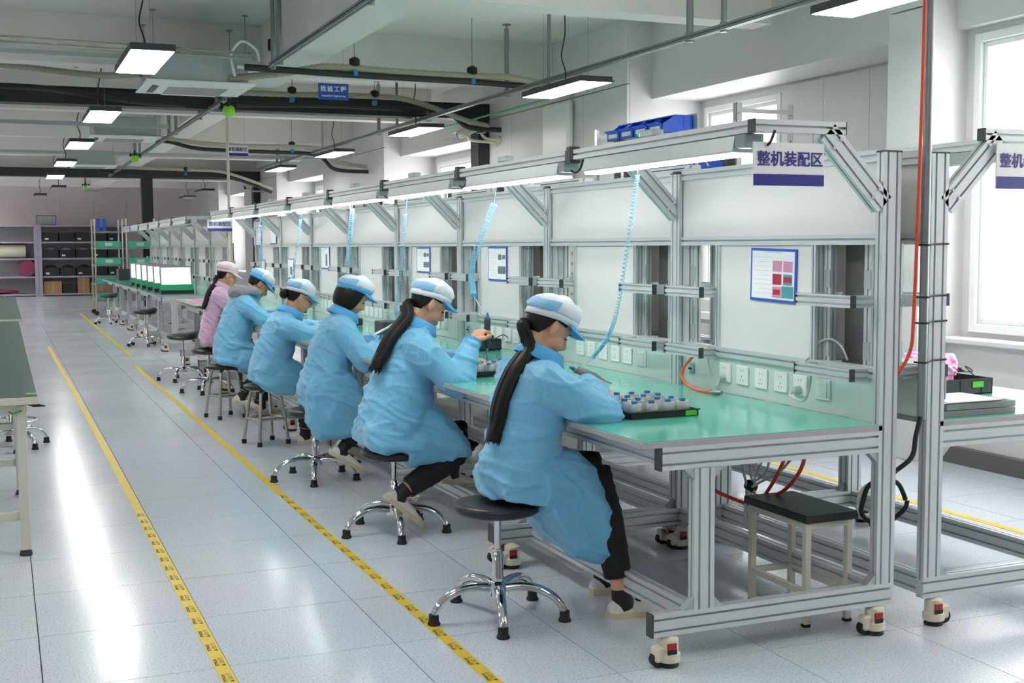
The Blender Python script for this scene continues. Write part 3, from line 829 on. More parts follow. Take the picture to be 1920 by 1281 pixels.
# ---- posters in blue frames
def poster(y0, y1, z0, z1, x, label, tilt=0., pics=()):
    e = thing('instruction_sheet', label, 'poster', (x, (y0 + y1) / 2, z0), group='blue framed sheets on the bench panels')
    yc, zc = (y0 + y1) / 2, (z0 + z1) / 2; h, w = (z1 - z0), (y1 - y0)
    Mx = Matrix.Translation((x, yc, zc)) @ Matrix.Rotation(tilt, 4, 'X')
    f = w * .035
    fr = MB().box(0, -w / 2, -h / 2, .004, w / 2, h / 2).move(Mx).build('frame', M['blueframe'], e)
    MB().box(-.0008, -w / 2 + f, -h / 2 + f, 0, w / 2 - f, h / 2 - f).move(Mx).build('sheet', M['paper'], e)
    t = MB()
    for i in range(9):
        z = h * (.33 - i * .085); t.box(-.0012, w * .02, z, -.0008, w * (.42 - .1 * (i % 3 == 1)), z + h * .006)
    t.box(-.0012, -w * .2, h * .42, -.0008, w * .2, h * .435)
    t.move(Mx).build('text_lines', M['cable'], e)
    k = 0
    for (u, v, a, b, c) in pics:
        k += 1; MB().box(-.0014 - .0002 * k, -w * (u + a / 2), h * (v - b / 2), -.0008, -w * (u - a / 2), h * (v + b / 2)).move(Mx).build('picture', c, e)
    return e
pic_pink, pic_red = mat('print_pink', '#d58fae', .6, var=.25, scale=120), mat('print_red', '#b3203f', .6, var=.35, scale=140)
pic_teal, pic_grey = mat('print_teal', '#4e9aa6', .6, var=.4, scale=120), mat('print_grey', '#6f7275', .6, var=.7, scale=160)
poster(4.095, 4.418, 1.207, 1.428, 2.953, 'blue framed sheet with six red and teal pictures at the near end', R(1.2),
       [(.10, .17, .2, .2, pic_pink), (.33, .17, .2, .2, pic_pink), (.10, -.07, .19, .2, pic_red), (.33, -.07, .19, .2, pic_teal), (.10, -.31, .19, .2, pic_pink), (.33, -.30, .24, .22, pic_teal), (.33, -.07, .17, .1, pic_red), (.1, -.31, .15, .1, pic_red)])
def poster_px(x0, y0, x1, y1, label, pics, X=2.952):
    a, b = on(x0, y0, 0, X), on(x1, y1, 0, X)
    poster(b.y, a.y, b.z, a.z, X, label, 0, pics)
g2 = [(.15, .2, .18, .16, pic_grey), (.36, .2, .14, .12, pic_grey), (.25, -.18, .4, .22, pic_grey)]
poster_px(915, 463, 950, 528, 'blue framed sheet with grey photographs behind the front woman', g2)
poster_px(781, 464, 806, 512, 'blue framed sheet with dark photographs above the raised hand', g2)
poster_px(602, 462, 618, 505, 'blue framed sheet with a dark column of print behind the third worker', [(.15, -.1, .2, .5, pic_grey)])
poster_px(539, 485, 551, 523, 'blue framed sheet behind the woman with glasses', [(.1, -.1, .3, .4, pic_grey)])
poster_px(475, 414, 490, 462, 'tall blue framed sheet hanging high at the far bays', [], 2.95)
poster_px(506, 430, 518, 458, 'smaller blue framed sheet hanging high beside the tall one', [], 2.95)
poster_px(487, 487, 497, 512, 'low blue framed sheet above the man with the grey hood', [])

# ---- little adapters on the canopy beam, and boxes on the rail behind
def adapter(y, label, x=2.41, z=1.875):
    e = thing('power_adapter', label, 'adapter', (x, y, z), group='small adapters along the canopy')
    MB().cbox(x - .02, y - .05, z, x + .03, y + .06, z + .028, .004).build('case', M['tin'], e)
    MB().lathe((x - .0, y + .06, z + .014), [(.009, 0), (.011, .005), (.011, .03), (.006, .05)], 10, (0, 1, 0)).build('plug', M['green'], e, 40)
    MB().box(x - .018, y + .0605, z + .006, x - .008, y + .064, z + .018).build('lamp', M['greenled'], e)
names = ['nearest', 'second', 'third', 'fourth', 'fifth', 'sixth', 'seventh']
for i, y in enumerate((4.32, 5.85, 7.35, 8.75, 10.3, 11.7)):
    adapter(y, 'small pale adapter with green lamp on the canopy, %s from the near end' % names[i])
def bbox(name, x, y, z, w, d, h, m, label, cat, group=None, c=.004):
    o = MB().cbox(x - w / 2, y - d / 2, z, x + w / 2, y + d / 2, z + h, c).build(name, m)
    return tag(o, label, cat, group)
bbox('relay_box', 2.62, 4.97, 1.8752, .05, .06, .045, M['dark'], 'black little box on the canopy arm, left of a pair', 'box', 'black boxes on the bench tops')
bbox('relay_box', 2.72, 5.03, 1.8752, .05, .07, .045, M['dark'], 'black little box on the canopy arm, right of a pair', 'box', 'black boxes on the bench tops')
bbox('relay_box', 2.97, 4.62, 1.788, .04, .05, .05, M['dark'], 'black box standing on the back rail behind the near sign', 'box', 'black boxes on the bench tops')
bbox('relay_box', 2.97, 5.55, 1.788, .04, .05, .05, M['dark'], 'black box standing on the back rail left of the blue bins', 'box', 'black boxes on the bench tops')
bbox('relay_box', 2.97, 7.3, 1.788, .04, .07, .03, M['dark'], 'flat black box lying on the back rail mid way', 'box', 'black boxes on the bench tops')
bbox('relay_box', 2.97, 10.2, 1.788, .06, .4, .06, M['dark'], 'long black box on the back rail far along', 'box', 'black boxes on the bench tops')
for i, (y, l) in enumerate(((5.2, .5), (6.35, .55), (7.75, .6), (9.0, .5))):
    e = thing('driver_supply', 'pale flat power supply lying on the back rail, %s one' % names[i], 'power supply', (2.98, y, 1.788), group='pale supplies on the back rail')
    MB().cbox(2.95, y - l / 2, 1.788, 3.03, y + l / 2, 1.815, .004).build('case', M['white'], e)
    MB().box(2.948, y - l / 2 + .02, 1.798, 2.95, y + l / 2 - .02, 1.803).build('seam', M['cap'], e)
    MB().ring(spline([(2.97, y - l / 2, 1.80), (2.96, y - l / 2 - .05, 1.83), (2.97, y - l / 2 - .1, 1.85), (2.97, y - l / 2 - .16, 1.80)], 5), .004, 6).build('lead', M['cable'], e, 60)
# ================================================================ stools
def star_stool(label, loc, rz, seat_z=.445, wheels=False, seat='disc', low=False):
    e = thing('swivel_stool', label, 'stool', loc, rz, 'chrome swivel stools')
    b = lambda mb, n, m, sm=40, p=e: mb.build(n, m, p, sm, w=False)
    if seat == 'disc':
        b(MB().lathe((0, 0, seat_z), [(.05, -.045), (.15, -.042), (.168, -.03), (.172, -.012), (.162, 0), (.13, .004), (.05, .002), (0, .001)], 32), 'seat', M['leather'], 60)
    else:
        vs = []; fs = []; n = 28; rings = [(.25, .012), (.55, .006), (.8, .0), (.97, -.012), (1.0, -.03), (.9, -.045), (.3, -.05)]
        for q, (rr, dz) in enumerate(rings):
            for j in range(n):
                t = 2 * math.pi * j / n; x, y = .17 * rr * math.cos(t), .19 * rr * math.sin(t)
                vs.append((x, y, seat_z + dz + (.05 * (x / .17) ** 2 * (1 if x < 0 else .2) if q < 5 else 0) - .012 * (y / .19) ** 2))
        for q in range(len(rings) - 1):
            for j in range(n): fs.append((q * n + j, q * n + (j + 1) % n, (q + 1) * n + (j + 1) % n, (q + 1) * n + j))
        fs += [tuple(range(n))[::-1], tuple(range((len(rings) - 1) * n, len(rings) * n))]
        b(MB().add(vs, fs), 'seat', M['leather'], 60)
    b(MB().lathe((0, 0, 0), [(.06, seat_z - .058), (.06, seat_z - .044)], 16), 'seat_plate', M['black'])
    lv = b(MB().ring([(0, 0, seat_z - .05), (-.09, -.05, seat_z - .06), (-.12, -.07, seat_z - .085)], [.005, .005, .009], 8), 'lever', M['black'])
    b(MB().lathe((0, 0, 0), [(.0135, .22), (.0135, seat_z - .055)], 16), 'piston', M['chrome'])
    b(MB().lathe((0, 0, 0), [(.023, .10), (.023, .25), (.019, .255), (.019, .27)], 18), 'column', M['chrome'])
    b(MB().lathe((0, 0, 0), [(.03, .085), (.043, .09), (.043, .125), (.03, .14), (.023, .145)], 18), 'hub', M['chrome'])
    for k in range(5):
        a = k * 2 * math.pi / 5; c, s_ = math.cos(a), math.sin(a); L = .265
        pts = [(.03, .118), (.09, .128), (.16, .122), (.22, .095), (.252, .06), (L, .032)]
        P = spline([(r_ * c, r_ * s_, z) for r_, z in pts], 4)
        n = len(P)
        lg = b(MB().ring(P, [(.013 + .006 * (1 - i / n), .017 + .004 * (1 - i / n)) for i in range(n)], 10), 'leg', M['chrome'], 60)
        if wheels:
            w = MB()
            for d in (-.012, .012):
                cx, cy = L * c - d * s_, L * s_ + d * c
                w.cyl((cx - .006 * s_, cy + .006 * c, .024), (cx + .006 * s_, cy - .006 * c, .024), .024, n=14)
            b(w, 'wheel', M['rubber'], 40, lg)
        else:
            b(MB().lathe((L * c, L * s_, 0), [(.024, 0), (.026, .006), (.02, .016), (.019, .042), (.012, .044)], 14), 'foot_cap', M['rubber'], 40, lg)
    return e

def tube_stool(label, loc, rz, z=.45):
    e = thing('steel_stool', label, 'stool', loc, rz, 'four legged steel stools')
    MB().lathe((0, 0, z), [(.05, -.035), (.14, -.033), (.155, -.02), (.156, -.006), (.15, 0), (.05, .002)], 28).build('seat', M['leather'], e, 60, w=False)
    r0, r1 = .085, .165
    for k in range(4):
        a = R(45 + 90 * k); c, s_ = math.cos(a), math.sin(a)
        P = spline([(r0 * .55 * c, r0 * .55 * s_, z - .045), (r0 * c, r0 * s_, z - .05), ((r0 + .03) * c, (r0 + .03) * s_, z - .085), (r1 * c, r1 * s_, .03)], 4)
        lg = MB().ring(P, .0125, 10).build('leg', M['stainless'], e, 60, w=False)
        MB().lathe((r1 * c, r1 * s_, 0), [(.018, 0), (.018, .03), (.013, .034)], 12).build('foot_cap', M['rubber'], lg, 40, w=False)
    f = MB(); q = .105
    for k in range(4):
        a, b = R(45 + 90 * k), R(135 + 90 * k); rr = q * 1.35
        f.ring([(rr * math.cos(a), rr * math.sin(a), .19), (rr * math.cos(b), rr * math.sin(b), .19)], .011, 8)
    f.build('foot_frame', M['stainless'], e, 60, w=False)
    for k in range(4):
        a, b = R(45 + 90 * k), R(135 + 90 * k)
    return e
star_stool('chrome stool with black disc seat under the nearest woman', (1.745, 4.33, 0), R(180), .455)
star_stool('chrome stool carrying the woman with the raised hand', (1.80, 5.86, 0), R(188), .425)
star_stool('chrome stool mostly hidden by the third worker\'s long coat', (1.77, 7.42, 0), R(182), .44)
tube_stool('steel tube stool with black seat under the woman with glasses', (1.76, 8.92, 0), R(18), .44)
tube_stool('steel tube stool with black seat under the man with the grey hood', (1.72, 10.45, 0), R(20), .45)
star_stool('chrome stool with scooped black seat under the person in pink', (1.88, 12.35, 0), R(175), .44, seat='saddle')
star_stool('empty chrome stool with shaped black seat beside the person in pink', (1.80, 13.6, 0), R(170), .5, seat='saddle')
star_stool('empty wheeled stool before the near end of the far bench', (1.93, 18.6, 0), R(200), .52, wheels=True, seat='saddle')
star_stool('empty wheeled stool farthest along the far bench', (1.86, 24.3, 0), R(200), .55, wheels=True, seat='saddle')
# little step stool under the bench: pale steel frame, dark green top
e = thing('bench_stool', 'low rectangular stool with dark green top under the bench', 'stool', (2.86, 3.93, 0))
MB().cbox(2.745, 3.72, .40, 2.985, 4.14, .43, .003).build('seat', M['dark'], e)
MB().box(2.748, 3.723, .43, 2.982, 4.137, .4315).build('seat_mat', M['mat_dark'], e)
for x in (2.765, 2.955):
    for y in (3.745, 4.105):
        lg = MB().cbox(x - .0125, y - .0125, .01, x + .0125, y + .0125, .4, .002).build('leg', M['cream'], e)
        MB().box(x - .013, y - .013, 0, x + .013, y + .013, .012).build('foot', M['rubber'], lg)
for a, b in (((2.765, 3.745), (2.955, 3.745)), ((2.765, 4.105), (2.955, 4.105)), ((2.765, 3.745), (2.765, 4.105)), ((2.955, 3.745), (2.955, 4.105))):
    for z in (.12, .375):
        MB().box(min(a[0], b[0]) - .01, min(a[1], b[1]) - .01, z, max(a[0], b[0]) + .01, max(a[1], b[1]) + .01, z + .022).build('rail', M['cream'], e)
# ================================================================ the workers
def remesh(mb, voxel, it=3, fac=.5):
    me = mb.mesh('tmp', [M['skin']])
    o = bpy.data.objects.new('tmp', me); COL.objects.link(o)
    m = o.modifiers.new('r', 'REMESH'); m.mode = 'VOXEL'; m.voxel_size = voxel; m.use_smooth_shade = True
    if it:
        s = o.modifiers.new('s', 'SMOOTH'); s.factor = fac; s.iterations = it
    dg = bpy.context.evaluated_depsgraph_get()
    out = bpy.data.meshes.new_from_object(o.evaluated_get(dg))
    bpy.data.objects.remove(o); bpy.data.meshes.remove(me)
    out.materials.clear()
    return out
def place(name, me, m, parent):
    for q in (m if isinstance(m, (list, tuple)) else [m]): me.materials.append(q)
    me.polygons.foreach_set('use_smooth', [True] * len(me.polygons))
    me.name = name
    me.transform(Matrix.Translation(-Vector(parent.location)))
    return link(name, me, parent)
def wrinkle(me, amp, sc, seed, dirs=None):
    n = len(me.vertices); co = np.empty(n * 3); me.vertices.foreach_get('co', co); co = co.reshape(-1, 3)
    no = np.empty(n * 3); me.vertices.foreach_get('normal', no); no = no.reshape(-1, 3)
    d = np.empty(n)
    for i in range(n):
        x, y, z = co[i]
        w = noise.noise((x * 3 + seed, y * 3, z * 3)) * .55
        ac = (z + .45 * x) * sc + w * 1.6; al = (x - .45 * z) * sc * .33
        a = noise.noise((ac + seed, al, y * sc * .3 + w)); b = noise.noise((ac * 1.9, al * 1.9 + seed, y * sc * .6))
        d[i] = amp * (max(0., 1 - abs(a) * 5.5) ** 1.4 - .35 + b * .55)
    co += no * d[:, None]
    me.vertices.foreach_set('co', co.ravel()); me.update()
def slab(mb, poly, y0, y1, sc=.78, r=.05):
    cx = sum(p[0] for p in poly) / len(poly); cz = sum(p[1] for p in poly) / len(poly); n = len(poly); vs = []
    L = [(y0, sc), (y0 + r * .4, (1 + sc) / 2 + .04), (y0 + r, 1), (y1 - r, 1), (y1 - r * .4, (1 + sc) / 2 + .04), (y1, sc)]
    ym = (y0 + y1) / 2; wf = lambda z: 1 - .2 * max(0, min(1, (z - .46) / .2))
    for y, s in L: vs += [(cx + (x - cx) * s, ym + (y - ym) * wf(z), cz + (z - cz) * s) for x, z in poly]
    fs = [tuple(range(n))[::-1], tuple(range(5 * n, 6 * n))]
    for k in range(5): fs += [(k * n + i, k * n + (i + 1) % n, (k + 1) * n + (i + 1) % n, (k + 1) * n + i) for i in range(n)]
    mb.add(vs, fs)
def hand(mb, w, d, nrm, side, curl=(.5, .6, .5), spread=.022, thumb=.6):
    """palm and five fingers; d to the finger tips, nrm out of the palm, side: +1/-1 where the thumb leaves"""
    w, d = Vector(w), Vector(d).normalized(); n = Vector(nrm); n = (n - d * n.dot(d)).normalized(); s = d.cross(n) * side
    B = Matrix((d, s, n)).transposed()
    mb.ell(w + d * .042 + n * .002, .05, .04, .0155, 14, 8, B)
    mb.ring([w - d * .03, w + d * .01], [.024, .027], 10)
    for i, (L, rr) in enumerate(((.070, .0088), (.078, .0092), (.073, .0088), (.056, .0078))):
        p = w + d * (.078 - .004 * abs(i - 1)) + s * ((1.45 - i) * spread * .92)
        a = (1.45 - i) * .10; dd = (d * math.cos(a) + s * math.sin(a)).normalized(); P = [p - dd * .02, p]; t = 0
        for k, f in enumerate((.45, .32, .25)):
            t += curl[k] * (1 + .08 * i)
            p = p + (dd * math.cos(t) + n * math.sin(t)) * (L * f); P.append(p)
        mb.ring(P, [rr * 1.05, rr * 1.05, rr, rr * .92, rr * .72], 9)
    p = w + d * .022 + s * .03; dd = (d * .62 + s * .62 + n * thumb * .55).normalized(); d2 = (d * .85 + s * .18 + n * thumb * .5).normalized()
    mb.ring([p - dd * .015, p + dd * .028, p + dd * .028 + d2 * .026, p + dd * .028 + d2 * .046], [.0125, .0115, .0098, .0072], 9)

HS = .93
def person(c):
    dx = c.get('dx', .03)
    c['torso'] = [(x + dx * (1 if i < 4 else .6 if i < 6 else .3), z, d * .97, w_ * .97) for i, (x, z, d, w_) in enumerate(c['torso'])]
    c['skirt'] = [([(x + (.045 if x < 1.8 + (.13 if c['y'] > 12 else 0) else 0), z) for x, z in p], a * .93, b * .93) for p, a, b in c['skirt']]
    if 'tail' in c: c['tail'] = [(x + .035, y_, z) for x, y_, z in c['tail']]
    y0 = c['y']; X0 = c['torso'][0][0]
    e = thing('person', c['label'], 'person', (X0, y0, 0), group='workers seated along the bench')
    V = lambda p: Vector((p[0], y0 + p[1], p[2]))
    seed = c['seed']
    th = R(c['pitch']); yw = R(c.get('yaw', 0))
    f = Vector((math.cos(th) * math.cos(yw), math.cos(th) * math.sin(yw), -math.sin(th)))
    s = Vector((-math.sin(yw), math.cos(yw), 0)); u = f.cross(s)
    hc = V((c['head'][0], 0, c['head'][1])); k = HS
    H = lambda a, b, h: hc + f * (a * k) + s * (b * k) + u * (h * k)
    B = Matrix((f, s, u)).transposed()
    El = lambda mb, a, b, h, ra, rb, rh, nu=20, nv=14: mb.ell(H(a, b, h), ra * k, rb * k, rh * k, nu, nv, B)
    T = c['torso']
    # ---- body: one continuous skin
    b = MB()
    El(b, -.008, 0, .025, .097, .076, .098); El(b, .03, 0, -.045, .066, .06, .078); El(b, .062, 0, -.108, .026, .028, .022)
    El(b, .045, .035, -.045, .042, .028, .04); El(b, .045, -.035, -.045, .042, .028, .04)
    El(b, .068, 0, .022, .026, .052, .016)
    b.ring([H(.082, 0, .012), H(.097, 0, -.012), H(.112, 0, -.034), H(.098, 0, -.044)], [.009, .0105, .0135, .012], 10)
    El(b, .1, .012, -.04, .012, .0085, .008, 10, 8); El(b, .1, -.012, -.04, .012, .0085, .008, 10, 8)
    El(b, .091, 0, -.068, .013, .022, .0065, 12, 8); El(b, .089, 0, -.08, .012, .019, .007, 12, 8)
    for q in (-1, 1):
        El(b, -.006, .078 * q, -.012, .019, .0095, .033, 14, 10); El(b, -.016, .084 * q, .0, .009, .0075, .027, 12, 8)
    nb_ = Vector((T[-1][0], y0, T[-1][1]))
    b.ring([H(-.012, 0, -.03), H(-.025, 0, -.085), nb_ + (H(-.02, 0, -.09) - nb_) * .3, nb_ - Vector((.02, 0, .06))], [.052, .052, .053, .055], 16)
    b.ring([(x, y0, z) for x, z, _, _ in T[::-1]], [(.042, .045), (.045, .055)] + [(.06, .09)] * (len(T) - 2), 12, up=(1, 0, 0))
    for sd, A in ((-1, c['armR']), (1, c['armL'])):
        sh, el, wr = (V(p) for p in A['j'])
        b.ring([V((T[-3][0], 0, T[-3][1])), sh, el, wr], [.06, .042, .036, .025], 12)
        hand(b, wr, A['d'], A['n'], A.get('side', 1), A.get('curl', (.5, .6, .5)), thumb=A.get('th', .6))
    for sd, L in ((-1, c['legR']), (1, c['legL'])):
        hp, kn, an = (V(p) for p in L['j']); td = Vector(L['toe']).normalized()
        b.ring([V((T[0][0], .02 * sd, T[0][1])), hp, kn, an, an + td * .02 + Vector((0, 0, -.045)) * (1 if td.z > -.5 else .6)], [.06, .06, .048, .036, .034], 12)
        b.ring([an + Vector((0, 0, -.05)), an + td * .08 + Vector((0, 0, -.062))], [.026, .016], 10)
    body = place('body', remesh(b, .0056, 2, .4), M[c.get('skin', 'skin')], e)
    # ---- eyes and brows
    for q in (-1, 1):
        m = MB(); El(m, .0845, .031 * q, -.004, .007, .0105, .0026, 10, 8); m.build('eye', M['black'], e, 170)
        m = MB(); El(m, .087, .033 * q, .019, .005, .017, .0024, 10, 6); m.build('eyebrow', M['hair'], e, 170)
    # ---- trousers
    t = MB()
    for sd, L in ((-1, c['legR']), (1, c['legL'])):
        hp, kn, an = (V(p) for p in L['j'])
        t.ring([V((T[0][0], .06 * sd, T[0][1] - .0)), hp, hp.lerp(kn, .5), kn, kn.lerp(an, .35), an + (kn - an) * L.get('cuff', .07)], [.07, .076, .075, .068, .068, .056], 16)
    tr = remesh(t, .0095, 5); wrinkle(tr, .0035, 14, seed + 3)
    place('trousers', tr, M['trouser'], e)
    # ---- socks and shoes
    for sd, L in ((-1, c['legR']), (1, c['legL'])):
        hp, kn, an = (V(p) for p in L['j']); td = Vector(L['toe']).normalized(); sdv = td.cross(Vector((0, 0, 1))).normalized(); up = sdv.cross(td)
        MB().ring([an + (kn - an).normalized() * .025, an - up * .015, an - up * .05 + td * .012], [.0375, .041, .042], 14).build('sock', M['black'], e, 60)
        heel = an - up * .085 - td * .055
        sec = [(0, .022, .05), (.015, .034, .066), (.06, .037, .072), (.11, .041, .06), (.16, .045, .05), (.205, .043, .042), (.235, .034, .034), (.25, .018, .026)]
        vs = []; fs = []; n = 14
        for a, w_, h_ in sec:
            for j in range(n):
                an_ = math.pi * j / (n - 1)
                vs.append(heel + td * a + sdv * (w_ * math.cos(an_)) + up * (.018 + (h_ - .018) * max(0, math.sin(an_)) ** .7))
        for i in range(len(sec) - 1):
            fs += [(i * n + j, i * n + j + 1, (i + 1) * n + j + 1, (i + 1) * n + j) for j in range(n - 1)]
            fs.append((i * n + n - 1, i * n, (i + 1) * n, (i + 1) * n + n - 1))
        fs += [tuple(range(n))[::-1], tuple(range((len(sec) - 1) * n, len(sec) * n))]
        sh_ = MB().add(vs, fs).build('shoe', M['shoe'], e, 50)
        ol = [(a - (.004 if a == 0 else -.004 if a > .24 else 0), w_ + .004) for a, w_, _ in sec]
        poly = [heel + td * a + sdv * w_ for a, w_ in ol] + [heel + td * a - sdv * w_ for a, w_ in ol[::-1]]
        m_ = len(poly)
        MB().add(poly + [p + up * .022 for p in poly], [tuple(range(m_))[::-1], tuple(range(m_, 2 * m_))] + [(i, (i + 1) % m_, m_ + (i + 1) % m_, m_ + i) for i in range(m_)]).build('sole', M['sole'], sh_)
        for a in (.125, .185):
            MB().ell(heel + td * a + up * (.0725 - a * .118), .016, .016, .008, 10, 6, Matrix((td, sdv, up)).transposed()).build('shoe_opening', M['black'], sh_, 170)
    # ---- coat
    g = MB()
    g.ring([(x, y0, z) for x, z, _, _ in T], [(d, w_) for _, _, d, w_ in T], 28, up=(1, 0, 0))
    for sd, A in ((-1, c['armR']), (1, c['armL'])):
        sh, el, wr = (V(p) for p in A['j']); w1 = wr + (el - wr) * .06
        P = [V((T[-3][0], .06 * sd, T[-3][1] + .01)), sh + Vector((0, -.0, .0)), sh.lerp(el, .5) + Vector((-.004, .008 * sd, 0)), el + (el - (sh + wr) / 2).normalized() * .008, el.lerp(wr, .45), w1]
        g.ring(spline(P, 3), [.085, .086, .087, .086, .083, .08, .078, .077, .078, .08, .078, .074, .07, .066, .06, .054][:len(spline(P, 3))], 16)
        g.ell(sh, .088, .075, .085, 16, 10)
    for L in (c['legR'], c['legL']):
        hp, kn, an = (V(p) for p in L['j']); g.ring([hp, hp.lerp(kn, .4), hp.lerp(kn, L.get('cover', .72))], [.118, .11, .095], 18)
    for poly, ya, yb in c['skirt']: slab(g, poly, y0 + ya, y0 + yb)
    ct = remesh(g, .0085, 12, .5); wrinkle(ct, c.get('amp', .010), 7, seed); wrinkle(ct, .0065, 13, seed + 9); wrinkle(ct, .0022, 34, seed + 4)
    cm = M[c.get('coat', 'coat')]
    coat = place('coat', ct, cm, e)
    # back seam, pocket, collar
    up_ = (H(-.02, 0, -.09) - nb_).normalized()
    cl = MB(); n = 24; vs = []
    fw = Vector((1, 0, 0)); q0 = nb_ + Vector((-.0, 0, -.012))
    ax = (Vector((.45, 0, .9))).normalized(); xx = (fw - ax * fw.dot(ax)).normalized()
    prof = [(.068, -.012), (.069, .012), (.073, .026), (.08, .023), (.088, .002), (.1, -.022), (.096, -.03)]
    for r_, h_ in prof:
        for j in range(n + 1):
            a = R(28) + (2 * math.pi - R(56)) * j / n
            vs.append(q0 + ax * h_ + xx * (r_ * 1.1 * math.cos(a)) + Vector((0, r_ * math.sin(a), 0)))
    fs = [(i * (n + 1) + j, i * (n + 1) + j + 1, (i + 1) * (n + 1) + j + 1, (i + 1) * (n + 1) + j) for i in range(len(prof) - 1) for j in range(n)]
    cl.add(vs, fs).build('collar', M['collar'] if c.get('coat', 'coat') == 'coat' else cm, coat, 60)
    for A in (c['armR'], c['armL']):
        sh, el, wr = (V(p) for p in A['j']); dd = (wr - el).normalized()
        MB().ring([wr - dd * .03, wr - dd * .012, wr + dd * .004, wr + dd * .004], [.05, .046, .05, .03], 16, cap=False).build('cuff', M['collar'] if c.get('coat', 'coat') == 'coat' else cm, coat, 60)
    # ---- hair
    hm = M['hair']; h = MB(); nu, nv = 96, 64; vs = []; keep = []
    for i in range(nv + 1):
        ph = math.pi * i / nv - math.pi / 2
        for j in range(nu):
            t_ = 2 * math.pi * j / nu
            a, bb, hh = .104 * math.cos(ph) * math.cos(t_) - .010, .0835 * math.cos(ph) * math.sin(t_), .108 * math.sin(ph) + .022
            vs.append((a, bb, hh))
    lo = c.get('hairlow', -.075)
    def inhair(p):
        a, bb, hh = p
        if hh > .066 - a * c.get('captilt', 0.) - .03 * (1 if a < -.03 else 0): return False
        if hh > .05 and a < .07: return True
        if a > .06: return False
        if hh > .02: return a < .03 + hh * .5
        return a < -.022 + (hh + .01) * .35 and hh > lo
    fs = []
    for i in range(nv):
        for j in range(nu):
            q = (i * nu + j, i * nu + (j + 1) % nu, (i + 1) * nu + (j + 1) % nu, (i + 1) * nu + j)
            cen = [sum(vs[z][m] for z in q) / 4 for m in range(3)]
            if inhair(cen): fs.append(q)
    h.add([H(*p) for p in vs], fs)
    hr = h.build('hair', hm, e, 170)
    sm_ = hr.modifiers.new('soft', 'SMOOTH'); sm_.factor = .5; sm_.iterations = 10
    so = hr.modifiers.new('thick', 'SOLIDIFY'); so.thickness = .008; so.offset = -1
    if c['hair'] == 'tail':
        P = spline([H(-.078, 0, -.045), H(-.108, -.008, -.068)] + [V(p) for p in c['tail']], 7); n = len(P); vs = []; m_ = 30
        W = c.get('tailw', .036)
        for i, p in enumerate(P):
            t_ = i / (n - 1); tg = (P[min(i + 1, n - 1)] - P[max(i - 1, 0)]).normalized()
            ay = Vector((0, 1, 0)) - tg * tg.y; ay.normalize(); ax = tg.cross(ay)
            wy = W * (.5 + 1.1 * min(1, t_ * 2.2) - .35 * max(0, t_ - .5)); wx = wy * .55
            if t_ > .86: wy *= 1 - (t_ - .86) * 2.6
            if t_ < .06: wy *= .8
            for j in range(m_):
                a = 2 * math.pi * j / m_; kk = 1 + .09 * math.sin(j * 2.4 + seed) * math.cos(j * 1.1) + .05 * noise.noise((j * 1.7, t_ * 3, seed))
                vs.append(p + ay * (wy * kk * math.cos(a)) + ax * (wx * kk * math.sin(a)))
        fs = [(i * m_ + j, i * m_ + (j + 1) % m_, (i + 1) * m_ + (j + 1) % m_, (i + 1) * m_ + j) for i in range(n - 1) for j in range(m_)]
        fs += [tuple(range(m_))[::-1], tuple(range((n - 1) * m_, n * m_))]
        tm = MB().add(vs, fs); rr = random.Random(int(seed * 10))
        for q in range(44):
            a = rr.uniform(0, 6.28); ln = rr.uniform(.97, 1.05); Q = []
            for i in range(3, n, 2):
                t_ = i / (n - 1); p = P[i]; tg = (P[min(i + 1, n - 1)] - P[max(i - 1, 0)]).normalized(); ay = Vector((0, 1, 0)) - tg * tg.y; ay.normalize(); ax = tg.cross(ay)
                wy = W * (.5 + 1.1 * min(1, t_ * 2.2) - .35 * max(0, t_ - .5)) * (1.0 if t_ < .8 else .9)
                Q.append(p + ay * (wy * 1.0 * math.cos(a)) + ax * (wy * .55 * math.sin(a)))
            Q.append(Q[-1] + (Q[-1] - Q[-2]) * rr.uniform(.4, 1.6)); tm.ring(Q, [.0022] * (len(Q) - 1) + [.0006], 5)
        pt = tm.build('ponytail', hm, e, 170)
        a0, a1 = H(-.09, -.004, -.055), H(-.106, -.008, -.067)
        MB().ring([a0, a1], [.026, .027], 16).build('hair_tie', M['black'], pt, 60)
    elif c['hair'] == 'bob':
        vs = []; fs = []; nu, nv = 44, 30
        for i in range(nv + 1):
            ph = math.pi * i / nv - math.pi / 2
            for j in range(nu):
                t_ = 2 * math.pi * j / nu; kk = 1 + .02 * math.sin(j * 2.6) + .015 * noise.noise((j * .9, i * .3, seed))
                vs.append((.108 * math.cos(ph) * math.cos(t_) * kk - .012, .094 * math.cos(ph) * math.sin(t_) * kk, max(-.118, .145 * math.sin(ph) - .005)))
        for i in range(nv):
            for j in range(nu):
                q = (i * nu + j, i * nu + (j + 1) % nu, (i + 1) * nu + (j + 1) % nu, (i + 1) * nu + j)
                cen = [sum(vs[z][m] for z in q) / 4 for m in range(3)]
                if cen[0] < .045 + cen[2] * .15 and -.117 < cen[2] < .09: fs.append(q)
        bo = MB().add([H(*p) for p in vs], fs).build('bob_hair', hm, e, 170)
        so = bo.modifiers.new('thick', 'SOLIDIFY'); so.thickness = .016; so.offset = -1
    elif c['hair'] == 'bun':
        m = MB(); El(m, -.125, .0, -.03, .038, .04, .04); mm = remesh(m, .007, 2); wrinkle(mm, .004, 40, seed)
        place('hair_bun', mm, hm, e)
    # ---- cap: soft crown, band and peak
    cc, cw = M[c.get('cap', 'collar')], M[c.get('cap2', 'capwhite')]
    m = MB(); nu, nv = 48, 14; vs = []; tilt = c.get('captilt', .0)
